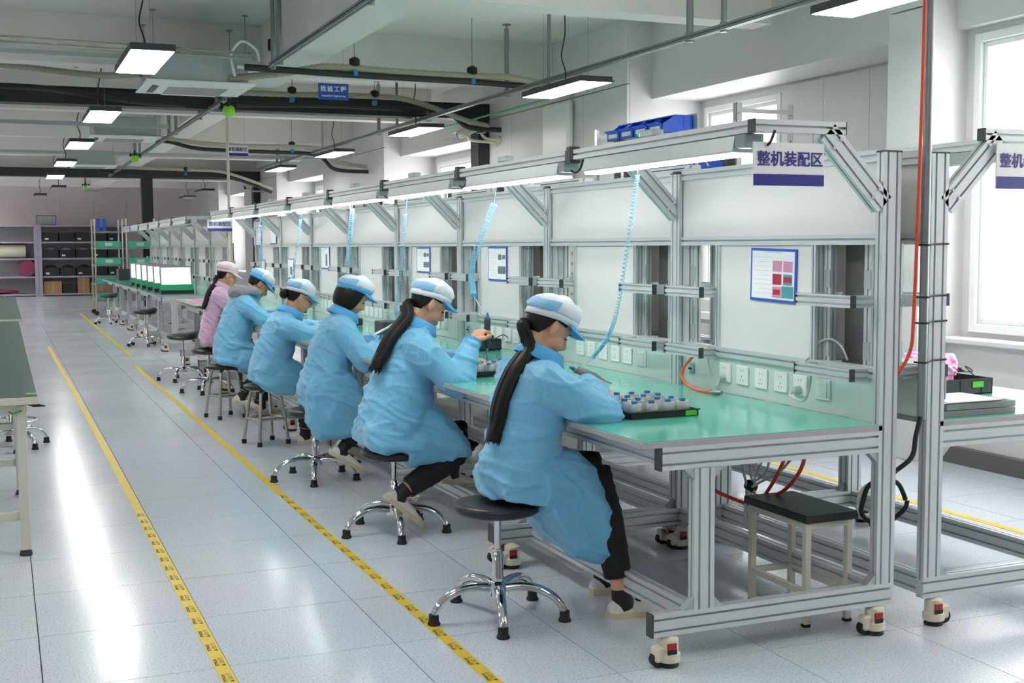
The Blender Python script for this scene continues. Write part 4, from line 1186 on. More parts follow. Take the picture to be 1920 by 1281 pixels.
    for i in range(nv + 1):
        ph = (math.pi / 2) * i / nv
        for j in range(nu):
            t_ = 2 * math.pi * j / nu; ca, sa = math.cos(t_), math.sin(t_)
            puff = 1 + .17 * math.sin(ph * 2) * (1.5 if ca < 0 else .55) + .06 * noise.noise((ca * 2.5 + seed, sa * 2.5, ph * 3))
            a, bb = .114 * math.cos(ph) * ca * puff - .014, .095 * math.cos(ph) * sa * puff
            hh = .058 + (.088 + .014 * noise.noise((a * 20 + seed, bb * 20, 1.3))) * math.sin(ph) - a * tilt - (.02 * max(0, -ca) * math.cos(ph))
            vs.append(H(a, bb, hh))
    for i in range(nv):
        for j in range(nu):
            ca = math.cos(2 * math.pi * (j + .5) / nu)
            m.cm = 1 if (i >= 5 or ca > -.25) else 0
            m.add([], []); m.f.append((i * nu + j, i * nu + (j + 1) % nu, (i + 1) * nu + (j + 1) % nu, (i + 1) * nu + j)); m.m.append(m.cm)
    m.v = [tuple(p) for p in vs]
    cap = m.build('cap', [M[c.get('cap', 'capblue')], cw], e, 170)
    so = cap.modifiers.new('thick', 'SOLIDIFY'); so.thickness = .004
    m = MB(); vs = []
    for h0, gr in ((.03, 1.0), (.062, 1.035)):
        for j in range(nu):
            t_ = 2 * math.pi * j / nu; ca, sa = math.cos(t_), math.sin(t_)
            a = .112 * ca * gr - .012
            vs.append(H(a, .092 * sa * gr, h0 - a * tilt - .02 * max(0, -ca)))
    m.add(vs, [(j, (j + 1) % nu, nu + (j + 1) % nu, nu + j) for j in range(nu)])
    bd = m.build('cap_band', cc if c.get('band') else cw, cap, 170)
    so = bd.modifiers.new('thick', 'SOLIDIFY'); so.thickness = .003
    m = MB(); vs = []; na, nr = 18, 6
    for i in range(nr + 1):
        for j in range(na + 1):
            t_ = R(-68) + R(136) * j / na; q = i / nr
            ext = .072 * math.cos((t_) * .95) ** .8 * q if abs(t_) < R(90) else 0
            a = (.112 * math.cos(t_)) - .012 + ext * .95; bb = .0925 * math.sin(t_) * (1 - .06 * q)
            vs.append(H(a, bb, .038 - a * tilt - .30 * ext - .10 * ext * (abs(math.sin(t_)) * 2)))
    m.add(vs, [(i * (na + 1) + j, i * (na + 1) + j + 1, (i + 1) * (na + 1) + j + 1, (i + 1) * (na + 1) + j) for i in range(nr) for j in range(na)])
    bm_ = m.build('cap_peak', cc, cap, 170)
    so = bm_.modifiers.new('thick', 'SOLIDIFY'); so.thickness = .004
    if c.get('glasses'):
        m = MB()
        for q in (-1, 1):
            ring_ = [H(.106, (.033 + .021 * math.cos(t_ * math.pi / 8)) * q, -.006 + .015 * math.sin(t_ * math.pi / 8)) for t_ in range(17)]
            m.ring(ring_, .0017, 5); m.ring([H(.104, .054 * q, -.004), H(.06, .072 * q, .0), H(.0, .08 * q, .004)], .0017, 5)
        m.ring([H(.108, -.012, -.004), H(.112, 0, -.002), H(.108, .012, -.004)], .0017, 5)
        m.build('glasses', M['black'], e, 60)
    if c.get('hood'):
        m = MB(); vx = nb_
        m.ring(spline([vx + Vector(p) for p in ((.06, -.10, -.03), (-.0, -.125, .0), (-.09, -.10, .0), (-.13, 0, -.01), (-.09, .10, .0), (0, .125, .0), (.06, .10, -.03))], 4), [.03, .034, .036, .038, .04, .042, .046, .05, .054, .058, .06, .062, .062, .062, .06, .058, .054, .05, .046, .042, .04, .038, .036, .034, .03], 14)
        mm = remesh(m, .01, 3); wrinkle(mm, .007, 18, seed + 2)
        place('hood', mm, M['hood'], e)
    return e

def fwd_arm(sh, el, wr, d, n, side, **k): return dict(j=(sh, el, wr), d=d, n=n, side=side, **k)
W = []
# 1: nearest woman, long ponytail
W.append(dict(y=4.33, seed=1.3, label='nearest woman in a blue coat with a long straight ponytail, bent over a tray', head=(1.966, 1.13), captilt=-.18, pitch=38,
    torso=[(1.80, .47, .15, .195), (1.805, .58, .155, .205), (1.825, .70, .148, .20), (1.85, .82, .145, .205), (1.882, .925, .125, .19), (1.908, .99, .09, .13), (1.925, 1.035, .06, .075)],
    armR=fwd_arm((1.885, -.185, .925), (2.075, -.255, .805), (2.155, .05, .885), (.5, .8, .06), (.45, .1, -.85), -1, curl=(.7, .85, .6)),
    armL=fwd_arm((1.90, .185, .925), (2.12, .26, .83), (2.26, .12, .835), (.6, -.75, -.1), (.1, .1, -1), 1, curl=(.5, .6, .5)),
    legR=dict(j=((1.86, -.11, .53), (2.13, -.10, .535), (2.19, -.19, .085)), toe=(1, -.06, 0), cuff=.15),
    legL=dict(j=((1.86, .1, .53), (2.20, .12, .55), (2.27, .13, .085)), toe=(1, .05, 0), cuff=.1),
    skirt=[([(1.655, .56), (1.658, .485), (1.76, .466), (1.885, .462), (1.91, .37), (1.985, .255), (2.08, .205), (2.165, .195), (2.172, .40), (2.12, .56), (2.04, .655), (1.85, .66), (1.70, .66)], -.225, .215)],
    hair='tail', tail=[(1.835, -.02, 1.055), (1.765, -.035, .96), (1.713, -.045, .86), (1.688, -.05, .76), (1.672, -.05, .70)], tailw=.034))
# 2: raised hand
W.append(dict(y=5.86, seed=4.1, label='woman in a blue coat with a ponytail, right hand raised holding a screwdriver', head=(1.995, 1.155), captilt=-.14, pitch=33,
    torso=[(1.755, .44, .18, .215), (1.765, .56, .19, .225), (1.80, .70, .175, .215), (1.838, .83, .158, .215), (1.878, .945, .13, .195), (1.912, 1.015, .092, .13), (1.932, 1.06, .06, .075)],
    armR=fwd_arm((1.885, -.195, .935), (2.05, -.27, .775), (2.165, -.16, .965), (.62, .2, .62), (.75, .35, -.35), -1, curl=(.75, .95, .7)),
    armL=fwd_arm((1.90, .19, .94), (2.11, .25, .83), (2.22, .06, .855), (.65, -.7, -.05), (.1, .1, -1), 1, curl=(.4, .5, .4)),
    legR=dict(j=((1.84, -.11, .47), (2.15, -.13, .425), (1.80, -.14, .235)), toe=(.72, 0, -.62), cuff=.08),
    legL=dict(j=((1.84, .11, .47), (2.215, .14, .46), (2.165, .15, .275)), toe=(.95, .1, -.2), cuff=.15),
    skirt=[([(1.575, .56), (1.575, .465), (1.62, .435), (1.80, .425), (1.93, .40), (2.08, .385), (2.155, .39), (2.15, .46), (2.09, .56), (1.98, .66), (1.80, .68), (1.64, .66)], -.24, .22)],
    hair='tail', tail=[(1.83, -.03, 1.09), (1.745, -.05, 1.0), (1.682, -.07, .90), (1.647, -.08, .84)], tailw=.036, amp=.009))
# 3: bob
W.append(dict(y=7.35, seed=7.7, label='worker in a very long blue coat with a black bob under the cap', head=(2.005, 1.145), pitch=38,
    torso=[(1.765, .46, .15, .20), (1.775, .58, .155, .205), (1.805, .70, .148, .20), (1.845, .82, .142, .205), (1.887, .93, .122, .19), (1.92, 1.0, .09, .13), (1.94, 1.045, .06, .075)],
    armR=fwd_arm((1.90, -.185, .925), (2.01, -.265, .76), (2.12, -.12, .83), (.75, .6, -.1), (.1, .1, -1), -1),
    armL=fwd_arm((1.91, .185, .925), (2.10, .26, .81), (2.22, .1, .835), (.6, -.7, -.1), (.1, .1, -1), 1),
    legR=dict(j=((1.84, -.1, .50), (2.08, -.13, .46), (1.90, -.14, .225)), toe=(.78, 0, -.5), cuff=.08),
    legL=dict(j=((1.84, .1, .50), (2.12, .12, .47), (2.0, .14, .225)), toe=(.85, 0, -.4), cuff=.1),
    skirt=[([(1.625, .56), (1.62, .40), (1.675, .275), (1.80, .27), (1.95, .275), (2.015, .285), (2.03, .42), (2.02, .58), (1.96, .68), (1.80, .68), (1.66, .66)], -.225, -.02),
           ([(1.625, .56), (1.63, .47), (1.80, .465), (2.0, .44), (2.05, .5), (2.0, .62), (1.80, .68), (1.66, .66)], -.1, .21)],
    hair='bob', band=True, hairlow=-.09, captilt=-.25))
# 4: glasses
W.append(dict(y=8.92, seed=11.2, label='woman in a blue coat with glasses and a tied bun', head=(2.03, 1.075), pitch=26,
    torso=[(1.755, .46, .15, .20), (1.765, .56, .158, .205), (1.79, .66, .15, .20), (1.83, .76, .142, .205), (1.875, .86, .125, .19), (1.925, .935, .092, .13), (1.955, .98, .06, .075)],
    armR=fwd_arm((1.885, -.185, .87), (2.04, -.26, .80), (2.19, -.12, .83), (.8, .5, -.1), (.1, .1, -1), -1),
    armL=fwd_arm((1.90, .185, .87), (2.10, .25, .81), (2.25, .1, .83), (.6, -.7, -.1), (.1, .1, -1), 1),
    legR=dict(j=((1.84, -.1, .49), (2.12, -.13, .48), (2.02, -.13, .085)), toe=(1, -.05, 0)),
    legL=dict(j=((1.84, .1, .49), (2.14, .12, .48), (2.08, .13, .085)), toe=(1, .05, 0)),
    skirt=[([(1.62, .56), (1.625, .47), (1.66, .42), (1.80, .375), (1.95, .37), (2.03, .40), (2.04, .50), (1.98, .62), (1.80, .66), (1.66, .64)], -.225, .21)],
    hair='bun', glasses=True))
# 5: man with hood
W.append(dict(y=10.45, seed=14.9, label='man in a blue coat with a grey hood hanging over the collar', head=(2.03, 1.13), pitch=44, skin='skin2', hairlow=-.06,
    torso=[(1.745, .47, .155, .21), (1.755, .60, .16, .215), (1.785, .73, .155, .21), (1.825, .86, .148, .215), (1.872, .965, .128, .20), (1.915, 1.035, .092, .135), (1.945, 1.075, .06, .078)],
    armR=fwd_arm((1.885, -.195, .955), (2.035, -.27, .83), (2.2, -.12, .84), (.8, .5, -.1), (.1, .1, -1), -1),
    armL=fwd_arm((1.90, .195, .955), (2.11, .26, .83), (2.26, .1, .84), (.6, -.7, -.1), (.1, .1, -1), 1),
    legR=dict(j=((1.83, -.11, .5), (2.10, -.14, .47), (1.84, -.16, .21)), toe=(.9, 0, -.35)),
    legL=dict(j=((1.83, .11, .5), (2.13, .13, .48), (2.05, .13, .085)), toe=(1, .05, 0)),
    skirt=[([(1.60, .58), (1.605, .48), (1.66, .46), (1.80, .43), (1.95, .42), (2.03, .45), (2.04, .52), (1.98, .63), (1.80, .68), (1.64, .66)], -.23, .22)],
    hair='short', band=True, hood=True, captilt=-.1))
# 6: pink coat
W.append(dict(y=12.35, seed=17.5, label='person in a pale pink coat and pink cap with a ponytail', head=(2.08, 1.165), pitch=20, coat='coatpink', cap='cappink', cap2='cappink',
    torso=[(1.895, .47, .135, .18), (1.90, .60, .14, .185), (1.92, .73, .135, .18), (1.945, .86, .13, .185), (1.975, .965, .115, .175), (1.998, 1.03, .085, .12), (2.015, 1.075, .055, .07)],
    armR=fwd_arm((1.98, -.17, .955), (2.12, -.24, .83), (2.27, -.1, .83), (.8, .5, -.1), (.1, .1, -1), -1),
    armL=fwd_arm((1.99, .17, .955), (2.16, .23, .83), (2.3, .1, .83), (.6, -.7, -.1), (.1, .1, -1), 1),
    legR=dict(j=((1.96, -.1, .5), (2.25, -.12, .49), (2.2, -.12, .085)), toe=(1, -.05, 0)),
    legL=dict(j=((1.96, .1, .5), (2.27, .12, .49), (2.25, .13, .085)), toe=(1, .05, 0)),
    skirt=[([(1.765, .58), (1.77, .49), (1.90, .46), (2.05, .45), (2.13, .48), (2.12, .6), (1.98, .66), (1.82, .65)], -.2, .19)],
    hair='tail', tail=[(1.925, -.02, 1.09), (1.865, -.03, 1.0), (1.825, -.04, .9), (1.80, -.04, .84)], tailw=.032))
for c in W: person(c)
# ================================================================ things on and around the near benches
TT = .7858
def tray(x0, y0, x1, y1, label, lab=True, h=.028):
    e = thing('parts_tray', label, 'tray', ((x0 + x1) / 2, (y0 + y1) / 2, TT), group='black trays of turned parts')
    m = MB().cbox(x0 + .012, y0 + .012, TT, x1 - .012, y1 - .012, TT + .005, .001)
    t = .005
    for a, b, c, d in ((x0, y0, x1, y0 + t), (x0, y1 - t, x1, y1), (x0, y0, x0 + t, y1), (x1 - t, y0, x1, y1)): m.cbox(a, b, TT + .001, c, d, TT + h, .001)
    m.cbox(x0 - .006, y0 - .006, TT + h - .004, x1 + .006, y0 + .003, TT + h, .001).cbox(x0 - .006, y1 - .003, TT + h - .004, x1 + .006, y1 + .006, TT + h, .001)
    m.build('tray_body', M['dark'], e)
    if lab: MB().box(x1 - .06, y0 - .0072, TT + .004, x1 - .012, y0 - .0002, TT + h - .005).build('label', M['limelabel'], e)
    return e
def part_can(x, y, label, group, z=TT + .0055, r=.0255, h=.05, ang=0.):
    e = thing('turned_part', label, 'metal part', (x, y, z), ang, group)
    MB().lathe((0, 0, 0), [(r * .97, 0), (r, .002), (r, h - .002), (r * .97, h), (r * .3, h)], 22).build('barrel', M['silver'], e, 40, w=False)
    MB().cbox(-.011 - .004, -.008, h, .007, .008, h + .011, .002).build('knob', M['bluetop'], e, w=False)
    return e
def fill(x0, y0, x1, y1, nx, ny, skip, label, group):
    p = None
    for i in range(nx):
        for j in range(ny):
            if (i, j) in skip: continue
            x = x0 + .045 + (x1 - x0 - .09) * i / (nx - 1) + random.uniform(-.006, .006); y = y0 + .04 + (y1 - y0 - .08) * j / (ny - 1) + random.uniform(-.006, .006)
            if p is None: p = part_can(x, y, label, group)
            else: dup(p, (x, y, TT + .0055), random.uniform(-.6, .6), label, group)
tray(2.172, 4.045, 2.472, 4.40, 'black tray of silver parts with lime label before the nearest woman')
fill(2.172, 4.045, 2.472, 4.40, 4, 4, {(0, 3), (0, 2)}, 'silver turned part with blue knob in the nearest tray', 'silver parts in the nearest tray')
tray(2.16, 5.69, 2.46, 5.99, 'black tray of silver parts under the raised hand', False)
fill(2.16, 5.69, 2.46, 5.99, 4, 3, set(), 'silver turned part with blue knob in the second tray', 'silver parts in the second tray')
e = thing('paper_stack', 'loose white sheets lying behind the nearest parts tray', 'paper', (2.42, 4.52, TT))
for k in range(3):
    MB().box(-.11, -.08, .0005 + k * .001, .11, .08, .0012 + k * .001).move(Matrix.Translation((2.43 + .012 * k, 4.52 + .01 * k, TT)) @ Matrix.Rotation(R(8 - 9 * k), 4, 'Z')).build('sheet', M['paper'], e)
# hand tools
def screwdriver(p, q, label, m='cap'):
    e = thing('electric_screwdriver', label, 'screwdriver', p, group='electric screwdrivers')
    p, q = Vector(p), Vector(q); d = (q - p)
    MB().ring([p, p + d * .03, p + d * .55, p + d * .6, p + d * .68], [.010, .0165, .0165, .013, .011], 14).build('handle', M[m], e, 40)
    MB().ring([p + d * .68, p + d * .8, p + d * .81, q], [.008, .006, .0028, .0025], 10).build('bit', M['steel'], e, 40)
    MB().ring([p - d * .1, p], [.005, .011], 10).build('connector', M['bluetop'], e, 40)
screwdriver((2.14, 4.47, .945), (2.31, 4.46, .875), 'grey electric screwdriver in the nearest woman\'s hand', 'steel')
screwdriver((2.255, 5.715, 1.085), (2.262, 5.745, .855), 'dark electric screwdriver held upright in the raised hand')
# coiled supply cords
def cord(path, turns, label, r=.010, tr=.0022):
    P = [Vector(p) for p in path]
    e = thing('coil_cord', label, 'cord', P[-1], group='light blue coiled cords')
    coil(path[1:-1], r, turns, tr).build('coil', M['bluecord'], e, 170)
    MB().ring(spline(path[:2], 4), tr, 6).build('lead', M['bluecord'], e, 60)
    MB().ring(spline([path[-2], (P[-2] + P[-1]) * .5 + Vector((0, 0, -.02)), path[-1]], 5), tr, 6).build('lead', M['bluecord'], e, 60)
cord([(2.41, 4.42, 1.885), (2.45, 4.50, 1.735), (2.43, 4.66, 1.14), (2.40, 4.82, .95), (2.123, 4.471, .953)], 80, 'light blue coil cord falling to the nearest woman\'s tool', .008)
cord([(2.41, 5.92, 1.885), (2.40, 5.98, 1.66), (2.38, 6.25, 1.35), (2.33, 6.1, 1.18), (2.256, 5.716, 1.11)], 60, 'light blue coil cord slanting down to the raised hand', .016)
cord([(2.41, 7.43, 1.885), (2.40, 7.5, 1.65), (2.40, 7.62, 1.3), (2.38, 7.68, 1.0), (2.3, 7.45, .85)], 60, 'light blue coil cord over the worker with the bob')
cord([(2.41, 8.8, 1.885), (2.42, 8.85, 1.72), (2.44, 9.0, 1.5), (2.44, 9.1, 1.3), (2.35, 9.05, .83)], 34, 'light blue coil cord over the woman with glasses', .016)
cord([(2.41, 10.4, 1.885), (2.40, 10.45, 1.68), (2.40, 10.7, 1.35), (2.40, 10.9, 1.05), (2.35, 10.9, .83)], 46, 'light blue coil cord over the man with the hood')
cord([(2.41, 12.2, 1.885), (2.40, 12.25, 1.66), (2.42, 12.3, 1.45), (2.42, 12.32, 1.3), (2.4, 12.4, .83)], 24, 'light blue coil cord near the person in pink', .02)
# controllers and boxes along the bench
def device(name, x, y, z, w, d, h, label, cat, m='dark', rot=0, extra=None):
    e = thing(name, label, cat, (x, y, z), rot)
    MB().cbox(-w / 2, -d / 2, .004, w / 2, d / 2, h, .004).build('case', M[m], e, w=False)
    MB().cbox(-w / 2 + .01, -d / 2 - .002, h * .2, w / 2 - .01, -d / 2, h * .8, .001).build('front_plate', M['cap'], e, w=False)
    for sx in (-1, 1):
        for sy in (-1, 1): MB().cyl((sx * (w / 2 - .012), sy * (d / 2 - .012), 0), (sx * (w / 2 - .012), sy * (d / 2 - .012), .005), .006, n=8).build('foot', M['rubber'], e, w=False)
    return e
d_ = device('controller_box', 2.80, 7.16, TT, .19, .13, .075, 'black controller box with green plug behind the nearest woman', 'controller')
MB().cbox(-.09, -.05, .078, .05, .03, .098, .006).build('top_unit', M['black'], d_, w=False)
MB().lathe((.0, -.055, .09), [(.008, -.03), (.016, -.02), (.017, .015), (.012, .03)], 12, (1, .2, 0)).build('green_plug', M['green'], d_, 40, w=False)
MB().ring(spline([(-.02, -.055, .09), (-.08, -.08, .06), (-.14, -.07, .03), (-.2, -.05, .01)], 5), .004, 6).build('plug_lead', M['cable'], d_, 60, w=False)
MB().ring(spline([(.06, -.07, .03), (.05, -.09, .08), (.1, -.08, .1), (.14, -.06, .08)], 6), .003, 6).build('lead', M['black'], d_, 60, w=False)
d_ = device('tester_box', 2.60, 8.30, TT, .30, .22, .13, 'large dark box with a silver probe leaning on it by the bob haired worker', 'tester', 'cap')
MB().ring([(-.24, -.1, .03), (-.05, -.13, .13), (.02, -.14, .165)], [.008, .012, .009], 10).build('probe', M['silver'], d_, 40, w=False)
MB().ring(spline([(-.24, -.1, .03), (-.3, -.09, .01), (-.2, -.02, .006), (-.34, -.02, .006)], 6), .004, 6).build('lead', M['black'], d_, 60, w=False)
device('black_case', 2.62, 9.95, TT, .3, .2, .06, 'low black case behind the woman with glasses', 'case')
device('red_box', 2.34, 11.25, TT, .14, .12, .07, 'small red box in front of the man with the hood', 'box', 'red')
device('grey_unit', 2.62, 11.6, TT, .16, .14, .12, 'pale unit on the bench beyond the man with the hood', 'device', 'white')
# orange air hose and cords on the back panel
e = thing('air_hose', 'orange air hose looping from the shelf frame to a brass coupling on the mat', 'hose', (2.87, 4.69, TT))
MB().ring(spline([(2.93, 4.70, .985), (2.9, 4.75, .96), (2.87, 4.81, .90), (2.86, 4.83, .85), (2.865, 4.79, .81), (2.87, 4.71, .795), (2.88, 4.60, .794)], 7), .007, 8).build('tube', M['orange'], e, 170)
MB().ring([(2.88, 4.60, .794), (2.882, 4.585, .796), (2.89, 4.56, .798), (2.893, 4.545, .798)], [.009, .012, .011, .008], 10).build('coupling', M['steel'], e, 40)
MB().cyl((2.89, 4.565, .80), (2.89, 4.565, .818), .007, n=10).build('valve', M['silver'], e, 40)
def plug_cord(path, label, y, m='cable'):
    e = thing('extension_cable', label, 'cord', path[0], group='grey cords on the bench panel')
    MB().ring(spline(path, 7), .0045, 7).build('cable', M[m], e, 170)
    MB().lathe((2.957, y, .858), [(.017, 0), (.017, .02), (.012, .03)], 14, (-1, 0, 0)).build('plug', M[m], e, 40)
plug_cord([(2.93, 4.70, .98), (2.92, 4.70, .93), (2.93, 4.69, .87), (2.935, 4.66, .825), (2.93, 4.63, .82), (2.93, 4.62, .84), (2.93, 4.623, .857)], 'pale cord running down to the leftmost socket of the nearest bay', 4.623)
plug_cord([(2.99, 3.81, 1.0), (2.985, 3.84, 1.05), (2.98, 3.90, 1.075), (2.97, 3.97, 1.055), (2.955, 4.0, 1.0), (2.915, 3.985, .98), (2.905, 3.93, .97), (2.90, 3.92, .91), (2.90, 3.945, .845), (2.90, 3.985, .826), (2.91, 4.06, .84), (2.925, 4.068, .856)], 'pale cord arching over the shelf frame into a socket', 4.068)
# under the table: hoses and a bundle of cords
e = thing('cable_bundle', 'bundle of grey cords tied in loops under the near table end', 'cables', (2.88, 4.3, .3))
for k, pth in enumerate(([(2.9, 4.34, .68), (2.9, 4.33, .5), (2.9, 4.3, .42), (2.9, 4.34, .36), (2.9, 4.31, .28), (2.9, 4.26, .33), (2.9, 4.3, .42)],
                         [(2.9, 4.2, .68), (2.9, 4.22, .56), (2.9, 4.28, .45), (2.9, 4.27, .36), (2.9, 4.3, .26), (2.9, 4.33, .33), (2.9, 4.3, .43), (2.9, 4.2, .5), (2.9, 4.17, .58), (2.9, 4.21, .6), (2.9, 4.28, .5)],
                         [(2.9, 4.28, .43), (2.9, 4.2, .47), (2.9, 4.08, .53), (2.9, 3.98, .62), (2.9, 3.95, .68)],
                         [(2.9, 4.38, .68), (2.9, 4.34, .52), (2.9, 4.3, .43), (2.9, 4.31, .3), (2.9, 4.28, .25)])):
    MB().ring(spline([(x - .012 * k, y, z) for x, y, z in pth], 6), .0055, 7).build('cord', M['cable'], e, 170)
MB().cyl((2.865, 4.295, .44), (2.9, 4.295, .42), .022, n=10).build('tie', M['black'], e, 40)
for lb, pth in (('red air hose sagging under the near table end', [(2.6, 4.7, .66), (2.7, 4.62, .54), (2.8, 4.5, .40), (2.88, 4.36, .35), (2.9, 4.28, .345)]),
                ('red air hose climbing under the table, left of a pair', [(2.84, 4.22, .36), (2.86, 4.15, .43), (2.88, 4.07, .56), (2.88, 4.02, .68)]),
                ('red air hose climbing under the table, right of a pair', [(2.86, 4.16, .40), (2.88, 4.05, .46), (2.9, 3.97, .56), (2.9, 3.93, .68)])):
    o = MB().ring(spline(pth, 6), .008, 8).build('air_hose', M['hosered'], None, 170); tag(o, lb, 'hose', 'red hoses under the table')
e = thing('mains_cable', 'black cable leaving the pole and coiled in a loop between the two benches', 'cable', (3.06, 3.62, .38))
MB().ring(spline([(3.10, 3.525, .81), (3.075, 3.52, .74), (3.065, 3.53, .66), (3.03, 3.6, .58), (3.07, 3.64, .5)], 6), .009, 8).build('cable', M['black'], e, 170)
MB().ring([(3.05 + .105 * math.cos(t * math.pi / 12), 3.66 + .01 * math.sin(t), .47 + .085 * math.sin(t * math.pi / 12)) for t in range(25)], .009, 8).build('loop', M['black'], e, 170)
MB().ring([(3.02 + .075 * math.cos(t * math.pi / 12), 3.68, .47 + .075 * math.sin(t * math.pi / 12)) for t in range(25)], .006, 8).build('inner_loop', M['cable'], e, 170)
# pole strapped to the window side bench
e = thing('conduit_pole', 'galvanised conduit pole strapped with black ties to the bench post', 'pole', (3.115, 3.535, .8))
MB().cyl((3.112, 3.535, .80), (3.112, 3.535, CEIL), .0165, n=16).build('pipe', M['steel'], e, 40)
for z in (1.44, 1.25, 1.155, 1.01):
    MB().ring([(3.0935, 3.56, z), (3.094, 3.53, z), (3.104, 3.5165, z), (3.12, 3.5165, z), (3.15, 3.54, z + .002), (3.18, 3.5565, z + .003), (3.2425, 3.5565, z + .004), (3.2435, 3.602, z + .004)], [(.0035, .002)] * 8, 6, up=(0, 0, 1)).build('cable_tie', M['black'], e, 60)
o = MB().ring(spline([(3.08, 3.53, CEIL), (3.082, 3.53, 2.3), (3.075, 3.53, 1.7), (3.08, 3.55, 1.2), (3.075, 3.56, 1.05), (3.06, 3.62, .95), (3.055, 3.66, .9)], 6), .0062, 8).build('air_hose', M['hosered'], None, 170)
tag(o, 'long red hose running down beside the conduit pole', 'hose')
# window side bench: instrument, black bin, clear trays
d_ = device('power_meter', 3.30, 3.80, TT, .16, .2, .2, 'grey instrument with black knob standing behind the conduit pole', 'instrument', 'grey')
MB().cyl((-.03, -.1, .09), (-.03, -.125, .09), .022, n=16).build('knob', M['black'], d_, 40, w=False)
def open_bin(name, x0, y0, x1, y1, h, m, label, cat, z=TT, group=None, t=.004, ribs=3):
    e = thing(name, label, cat, ((x0 + x1) / 2, (y0 + y1) / 2, z), group=group)
    b = MB().box(x0, y0, z, x1, y1, z + t).box(x0, y0, z, x0 + t, y1, z + h).box(x1 - t, y0, z, x1, y1, z + h).box(x0, y0, z, x1, y0 + t, z + h).box(x0, y1 - t, z, x1, y1, z + h)
    b.build('bin_body', m, e)
    for k in range(ribs):
        xr = x0 + (x1 - x0) * (k + .5) / ribs; MB().box(xr - .003, y0 - .003, z + .004, xr + .003, y0, z + h - .008).build('rib', m, e)
    return e
bn = open_bin('parts_bin', 3.66, 4.12, 4.02, 4.42, .068, M['dark'], 'black bin with lime label on the window side bench', 'bin')
MB().box(3.905, 4.1155, TT + .03, 3.965, 4.1195, TT + .055).build('label', M['limelabel'], bn)
m = MB().ell((3.79, 4.27, TT + .09), .12, .12, .085, 24, 14); m.ell((3.86, 4.28, TT + .12), .085, .09, .06, 20, 12); m.ell((3.74, 4.27, TT + .14), .07, .09, .05, 20, 12)
pb = remesh(m, .008, 3); wrinkle(pb, .014, 22, 3.3); wrinkle(pb, .006, 50, 8)
pe = link('antistatic_bag', pb); pb.materials.append(M['pinkbag']); tag(pe, 'crumpled pink antistatic bag heaped in the black bin', 'bag')
e = thing('test_leads', 'tangle of thin black leads hanging over the bin edge', 'cables', (3.9, 4.2, TT + .07))
for k in range(4):
    r_ = random.Random(k); MB().ring(spline([(3.86 + r_.uniform(-.04, .1), 4.2 + r_.uniform(-.05, .1), TT + .075 + r_.uniform(0, .045)) for _ in range(7)], 6), .0025, 5).build('lead', M['black'], e, 170)
MB().cyl((3.83, 4.17, TT + .09), (3.88, 4.2, TT + .08), .007, n=8).build('probe', M['orange'], e, 40)
for k in range(2):
    e = thing('clear_tray', ('lower' if k == 0 else 'upper') + ' one of two clear moulded trays on the window side bench', 'tray', (3.45, 3.72, TT + k * .026), group='clear moulded trays')
    z = TT + k * .026; xa, xb, ya, yb = 3.27 + .02 * k, 3.63 + .0 * k, 3.60, 3.84
    MB().box(xa, ya, z, xb, yb, z + .002).build('base', M['clear'], e)
    rib = MB()
    for i in range(13):
        x = xa + (xb - xa) * i / 12; rib.box(x - .001, ya, z + .002, x + .001, yb, z + .024)
    for j in range(6):
        y = ya + (yb - ya) * j / 5; rib.box(xa, y - .001, z + .002, xb, y + .001, z + .024)
    rib.build('cell_walls', M['clear'], e)
e = thing('paper_pad', 'sheets of paper lying on the clear trays', 'paper', (3.43, 3.72, TT + .052))
for k in range(2): MB().box(3.28 + .03 * k, 3.61, TT + .052 + .002 * k, 3.56 + .02 * k, 3.81 + .03 * k, TT + .0535 + .002 * k).build('sheet', M['paper'], e)
# slotted steel racks against the window wall, blue bins on the near one
def slot_rack(x0, y0, x1, y1, H_, shelves, label, mm='cream'):
    e = thing('storage_rack', label, 'rack', ((x0 + x1) / 2, (y0 + y1) / 2, 0), group='racks along the window wall')
    for x in (x0, x1):
        for y in (y0, y1):
            sx = 1 if x == x0 else -1; sy = 1 if y == y0 else -1
            p = MB().box(min(x, x + .045 * sx), min(y, y + .003 * sy), 0, max(x, x + .045 * sx), max(y, y + .003 * sy), H_).box(min(x, x + .003 * sx), min(y, y + .045 * sy), 0, max(x, x + .003 * sx), max(y, y + .045 * sy), H_)
            po = p.build('upright', M[mm], e)
            h = MB()
            for k in range(int(H_ / .1)): h.box(x + .018 * sx - .004, y - .0006 * sy if sy > 0 else y, .05 + k * .1, x + .018 * sx + .004, y + .0006 if sy > 0 else y + .0006, .08 + k * .1)
            h.build('slots', M['cap'], po)
    for z in shelves:
        MB().box(x0, y0, z - .03, x1, y1, z).build('shelf', M[mm], e)
    for y in (y0, y1): MB().box(x0, y - .004, H_ - .07, x1, y + .004, H_ - .04).build('cross_bar', M[mm], e)
    return e
slot_rack(4.75, 7.3, 5.22, 9.5, 2.43, (.3, .9, 1.5, 1.96), 'tall slotted steel rack by the window holding blue bins', 'grey')
slot_rack(4.75, 10.9, 5.22, 13.4, 2.12, (.3, .9, 1.5, 1.92), 'pale rack with wooden boards on top beyond the blue bins', 'cream')
for k in range(5):
    o = MB().cbox(4.8 + .08 * k, 11.1, 2.0 - .0, 4.86 + .08 * k, 13.2, 2.03, .003).build('wood_batten', M['wood']); o.location.z = -.08
    tag(o, 'wooden batten lying on the pale rack by the far window', 'plank', 'battens on the pale rack')
slot_rack(4.75, 15.2, 5.22, 17.6, 2.05, (.3, .9, 1.5, 1.9), 'third pale rack by the window, near the small far window')
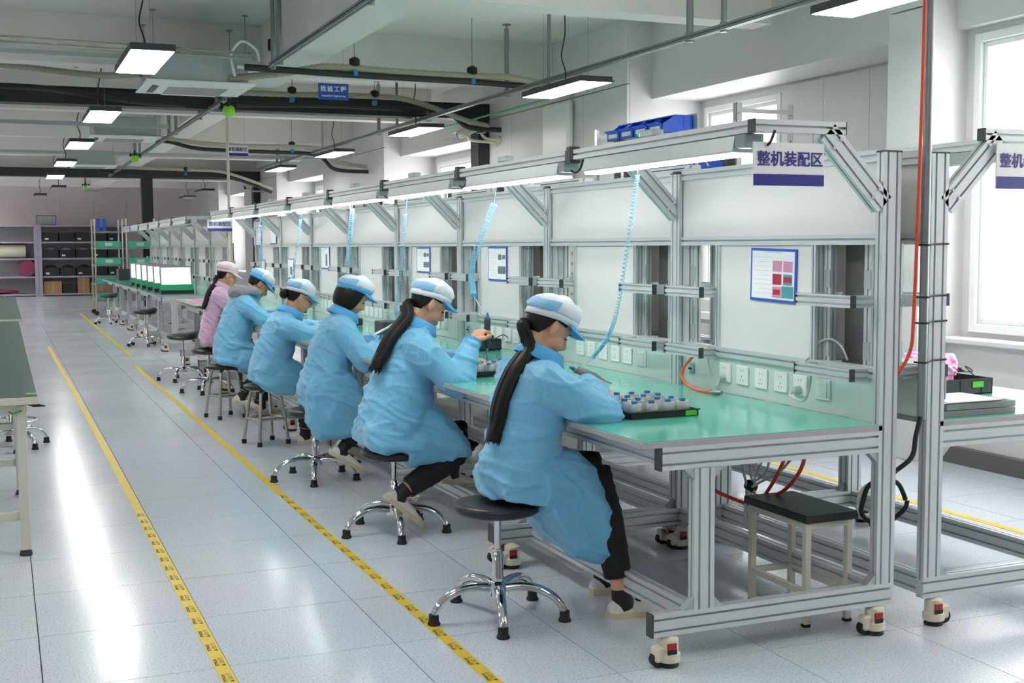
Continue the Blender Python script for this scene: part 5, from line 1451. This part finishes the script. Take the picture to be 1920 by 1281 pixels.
def blue_bin(x, y, z, label):
    e = thing('picking_bin', label, 'bin', (x, y, z), group='blue picking bins')
    prof = [(x - .13, z), (x + .13, z), (x + .13, z + .13), (x - .02, z + .13), (x - .13, z + .06)]
    for yy in (y - .1, y + .096): MB().prism(prof, 1, yy, yy + .004).build('side', M['bluebin'], e)
    b = MB().box(x - .13, y - .1, z, x + .13, y + .1, z + .004).box(x + .126, y - .1, z, x + .13, y + .1, z + .13).box(x - .13, y - .1, z, x - .126, y + .1, z + .06)
    b.add([(x - .13, y - .1, z + .06), (x - .13, y + .1, z + .06), (x - .165, y + .1, z + .075), (x - .165, y - .1, z + .075)], [(0, 1, 2, 3)])
    b.build('tub', M['bluebin'], e)
    MB().box(x - .03, y - .108, z + .124, x + .135, y + .108, z + .132).box(x + .05, y - .103, z + .005, x + .056, y - .1, z + .125).build('rim', M['bluebin'], e)
    MB().box(x - .1345, y - .07, z + .02, x - .131, y + .07, z + .05).build('label_slot', M['white'], e)
for r_, z in ((0, 2.265), (1, 1.962)):
    for k in range(4): blue_bin(4.62 if r_ == 0 else 4.9, 7.98 + k * .225, z, '%s blue bin of the %s row, counted from the near end' % (['first', 'second', 'third', 'fourth'][k], 'upper' if r_ == 0 else 'lower'))
e = thing('bin_rail', 'louvred steel rail that the upper blue bins hang on', 'rail', (4.77, 7.95, 2.2)); MB().box(4.752, 7.82, 2.25, 4.76, 8.87, 2.41).build('plate', M['tin'], e)
MB().box(4.752, 7.82, 1.96, 4.762, 7.86, 2.25).build('support', M['tin'], e); MB().box(4.752, 8.83, 1.96, 4.762, 8.87, 2.25).build('support', M['tin'], e)
# ================================================================ left tables and the far end
def green_table(x0, y0, x1, y1, h, label, n=2):
    e = thing('work_table', label, 'table', ((x0 + x1) / 2, y0, 0), group='green topped tables left of the aisle')
    MB().cbox(x0, y0, h - .035, x1, y1, h, .002).build('tabletop', M['cream'], e)
    MB().box(x0 + .002, y0 + .002, h, x1 - .002, y1 - .002, h + .0025).build('antistatic_mat', M['mat_dark'], e)
    ys = [y0 + .06 + (y1 - y0 - .12) * k / n for k in range(n + 1)]
    for y in ys:
        for x in (x0 + .08, x1 - .075):
            lg = MB().cbox(x - .0225, y - .03, .03, x + .0225, y + .03, h - .04, .003).build('leg', M['cream'], e)
            MB().lathe((x, y, 0), [(.028, 0), (.03, .006), (.024, .026), (.012, .032)], 14).build('foot', M['cap'], lg, 40)
        MB().cbox(x0 + .08, y - .012, .17, x1 - .08, y + .012, .21, .003).build('cross_rail', M['cream'], e)
        MB().cbox(x0 + .05, y - .02, h - .085, x1 - .05, y + .02, h - .036, .003).build('top_rail', M['cream'], e)
    for x in (x0 + .08, x1 - .08): MB().cbox(x - .012, ys[0], h - .08, x + .012, ys[-1], h - .037, .003).build('side_rail', M['cream'], e)
    return e
tb = green_table(-1.05, 6.05, .138, 12.4, .755, 'long dark green topped table at the left edge of the picture', 4)
MB().box(.09, 6.15, .756, .135, 6.2, .7585).build('label', M['limelabel'], tb)
o = MB().ring([(.04 + .033 * math.cos(t * math.pi / 8) * 1.0, 6.11 + .042 * math.sin(t * math.pi / 8), .685 + .004 * math.sin(t)) for t in range(17)], .004, 6).build('leg_cord', M['green'], tb, 170)
o = MB().ring([(.085, 6.13, .715), (.12, 6.125, .708), (.17, 6.12, .703)], [.004, .009, .003], 8).build('crocodile_clip', M['black'], None, 50)
tag(o, 'black clip sticking out beside the left table corner', 'clip')
green_table(-1.05, 12.9, .175, 18.6, .75, 'second green topped table farther along the left edge', 3)
e = star_stool('chrome stool with foot ring tucked under the left table', (.02, 9.55, 0), R(20), .50)
MB().ring([(.19 * math.cos(t * math.pi / 12), .19 * math.sin(t * math.pi / 12), .19) for t in range(25)], .009, 8).build('foot_ring', M['chrome'], e, 170, w=False)

# ---- storage racks before the back wall
def far_rack(x0, x1, zs, label):
    e = thing('shelving_unit', label, 'shelving', ((x0 + x1) / 2, 39.3, 0), group='lilac grey shelving at the back wall')
    for z in zs: MB().box(x0, 39.0, z - .05, x1, 39.6, z).build('shelf', M['rack'], e)
    for x in (x0, x1):
        for y in (39.0, 39.56): MB().box(x - .05, y - .02, 0, x + .05, y + .02, 2.14).build('upright', M['rack'], e)
    MB().box(x0, 39.6, .05, x1, 39.61, 2.1).build('back_sheet', M['grey'], e)
ZS = (.08, .60, 1.14, 1.63, 2.12)
far_rack(-1.5, .98, ZS, 'left lilac grey shelving bay with rolls of wrap')
far_rack(1.09, 3.6, ZS, 'right lilac grey shelving bay with black bins')
for r_, z in enumerate((.605, 1.145, 1.635)):
    for k in range(5):
        x = 1.18 + k * .46; h = .26 if r_ == 2 else .24
        bn = open_bin('storage_bin', x, 39.02, x + .43, 39.5, h, M['dark'], 'black bin on the far shelving, %s shelf from the top, %s from the left' % (['third', 'second', 'top'][r_], ['first', 'second', 'third', 'fourth', 'fifth'][k]), 'bin', z, 'black bins on the far shelving', ribs=1)
        if (k + r_) % 2 == 0: MB().box(x + .06, 39.014, z + .05, x + .16, 39.0165, z + .1).build('label', M['paper'], bn)
        if r_ < 2 and k < 4:
            m = MB().ell((x + .21, 39.25, z + h), .17, .18, .09, 12, 8); o = m.build('bagged_parts', M['clear'] if r_ == 1 else M['dark'], None, 170)
            tag(o, 'heap of bagged parts in the %s bin of the %s shelf' % (['first', 'second', 'third', 'fourth'][k], ['third', 'second'][r_]), 'bag', 'bags in the far bins')
for k, (x, w, h, lb) in enumerate(((1.17, .5, .36, 'leftmost cardboard box on the lowest far shelf'), (2.12, .34, .46, 'tall cardboard box on the lowest far shelf'), (2.49, .62, .32, 'wide cardboard box on the lowest far shelf'))):
    e = thing('cardboard_box', lb, 'box', (x + w / 2, 39.25, .08), group='cardboard boxes on the lowest far shelf')
    MB().cbox(x, 39.03, .081, x + w, 39.5, .08 + h, .004).build('carton', M['card'], e); MB().box(x + w / 2 - .03, 39.028, .1, x + w / 2 + .03, 39.03, .08 + h - .005).build('packing_tape', M['wood'], e)
open_bin('storage_bin', 1.70, 39.03, 2.08, 39.5, .26, M['dark'], 'black bin between cardboard boxes on the lowest far shelf', 'bin', .081, 'black bins on the far shelving')
o = MB().lathe((-.9, 39.3, 1.35), [(.02, 0), (.17, .01), (.2, .08), (.2, 1.5), (.17, 1.6), (.02, 1.62)], 18, (1, 0, 0)).build('bubble_wrap_roll', M['ivory'], None, 50); tag(o, 'white roll of wrap lying on the left far shelving', 'roll')
o = MB().lathe((.72, 39.05, .842), [(.04, 0), (.24, .005), (.24, .45), (.04, .455)], 24, (0, 1, 0)).build('foam_roll', M['magenta'], None, 50); tag(o, 'magenta roll standing on the left far shelving', 'roll')
o = MB().ell((-.2, 39.25, .15), .7, .2, .07, 18, 8).build('folded_wrap', M['magenta'], None, 170); tag(o, 'flat magenta wrap lying on the lowest left far shelf', 'wrap')
e = thing('notice_frame', 'grey framed notice standing above the far shelving', 'sign', (1.25, 39.2, 2.13)); MB().box(1.02, 39.2, 2.125, 1.58, 39.22, 2.42).build('frame', M['navy'], e); MB().box(1.04, 39.198, 2.145, 1.56, 39.2, 2.40).build('sheet', M['grey'], e)

# ---- chrome wire shelving before the racks
def wire_rack(x0, x1, y0, y1, zs, H_, label):
    e = thing('wire_shelving', label, 'shelving', ((x0 + x1) / 2, y0, 0), group='chrome wire shelving')
    for x in (x0, x1):
        for y in (y0, y1):
            p = MB().cyl((x, y, .09), (x, y, H_), .0165, n=10).build('pole', M['stainless'], e, 40)
            MB().cyl((x, y - .015, .05), (x, y + .015, .05), .05, n=14).build('wheel', M['rubber'], p, 40)
    for z in zs:
        m = MB().box(x0, y0 - .006, z - .03, x1, y0 + .006, z).box(x0, y1 - .006, z - .03, x1, y1 + .006, z).box(x0 - .006, y0, z - .03, x0 + .006, y1, z).box(x1 - .006, y0, z - .03, x1 + .006, y1, z)
        n = int((x1 - x0) / .06)
        for k in range(n): m.box(x0 + (k + .5) * (x1 - x0) / n - .004, y0, z - .004, x0 + (k + .5) * (x1 - x0) / n + .004, y1, z + .002)
        m.build('wire_shelf', M['steel'], e)
ZW = (.33, .66, 1.08, 1.44, 1.79)
wire_rack(1.86, 2.42, 27.4, 28.3, ZW, 2.05, 'chrome wire shelving with green crates, nearest the aisle')
wire_rack(2.50, 3.08, 27.4, 28.3, ZW, 2.06, 'chrome wire shelving with green crates, second from the aisle')
wire_rack(3.22, 4.4, 27.4, 27.95, ZW, 2.0, 'chrome wire shelving behind the far bench, farthest right')
for k, (z, x, w_) in enumerate(((1.44, 1.89, .5), (1.08, 1.89, .5), (.66, 1.89, .5), (.33, 1.89, .5), (1.44, 2.53, .52), (1.08, 2.53, .52), (.66, 2.53, .52), (1.44, 3.3, 1.), (1.08, 3.3, 1.))):
    cr = open_bin('green_crate', x, 27.42, x + w_, 27.9, .14, M['mint'], '%s green crate on the %s wire shelving from the aisle, counted from the top' % (['first', 'second', 'third', 'lowest', 'first', 'second', 'third', 'first', 'second'][k], 'nearest' if k < 4 else 'second' if k < 7 else 'farthest'), 'crate', z + .002, 'green crates on the wire shelving', ribs=4)
    MB().box(x + w_ * .35, 27.4155, z + .04, x + w_ * .65, 27.417, z + .11).build('label', M['kick'], cr)
for k, (x, w) in enumerate(((1.9, .08), (2.02, .08), (3.25, .12), (3.45, .14))):
    o = MB().cbox(x, 27.38, 1.80, x + w, 27.40, 2.06, .003).build('card_holder', M['blueframe'] if k < 2 else M['grey']); tag(o, ['first blue', 'second blue', 'first grey', 'second grey'][k] + ' card holder standing on the wire shelving', 'card holder', 'card holders on the wire shelving')
# ---- bright screens on the far bench
def light_box(x, y, label):
    e = thing('light_screen', label, 'screen', (x, y, TT), R(4), 'bright white screens on the far bench')
    MB().prism([(-.09, 0), (.08, 0), (.08, .055), (-.03, .09), (-.09, .05)], 0, -.23, .23).build('base', M['dark'], e, w=False)
    MB().prism([(-.092, .048), (-.03, .092), (-.028, .13), (-.04, .132), (-.094, .055)], 0, -.232, .232).build('front_film', M['green'], e, w=False)
    Mx = Matrix.Translation((0, .0, .1)) @ Matrix.Rotation(R(-9), 4, 'X')
    p = MB().cbox(-.225, -.012, 0, .225, .012, .29, .006).move(Mx).build('screen_panel', M['rack'], e, w=False)
    MB().box(-.205, -.0135, .02, .205, -.012, .27).move(Mx).build('lit_face', M['screen'], p, w=False)
for k, y in enumerate((17.9, 18.75, 19.6, 20.45, 21.3, 22.2)):
    light_box(2.30, y, '%s of the six bright white screens with green bases' % ['nearest', 'second', 'third', 'fourth', 'fifth', 'farthest'][k])
d_ = device('black_crate', 2.55, 26.2, TT, .7, .5, .22, 'dark crate on the far end of the far bench', 'crate', 'cap')
o = MB().cbox(1.93, 13.5, .80, 2.42, 15.2, .815, .003).build('work_board', M['grey']); tag(o, 'grey board lying over the bench edge beyond the person in pink', 'board')
for k in range(3):
    q = MB().cyl((2.0 + .15 * k, 13.6 + .6 * k, TT), (2.0 + .15 * k, 13.6 + .6 * k, .80), .012, n=8).build('board_spacer', M['rubber']); tag(q, ['near', 'middle', 'far'][k] + ' rubber spacer under the grey board', 'spacer', 'spacers under the grey board')
o = MB().cbox(2.02, 13.9, .8152, 2.35, 14.9, .822, .002).build('pink_mat', M['pinkbag']); tag(o, 'pink sheet lying on the grey board', 'mat')
device('white_unit', 2.28, 14.4, .8222, .12, .2, .09, 'small white unit on the pink sheet', 'device', 'white')
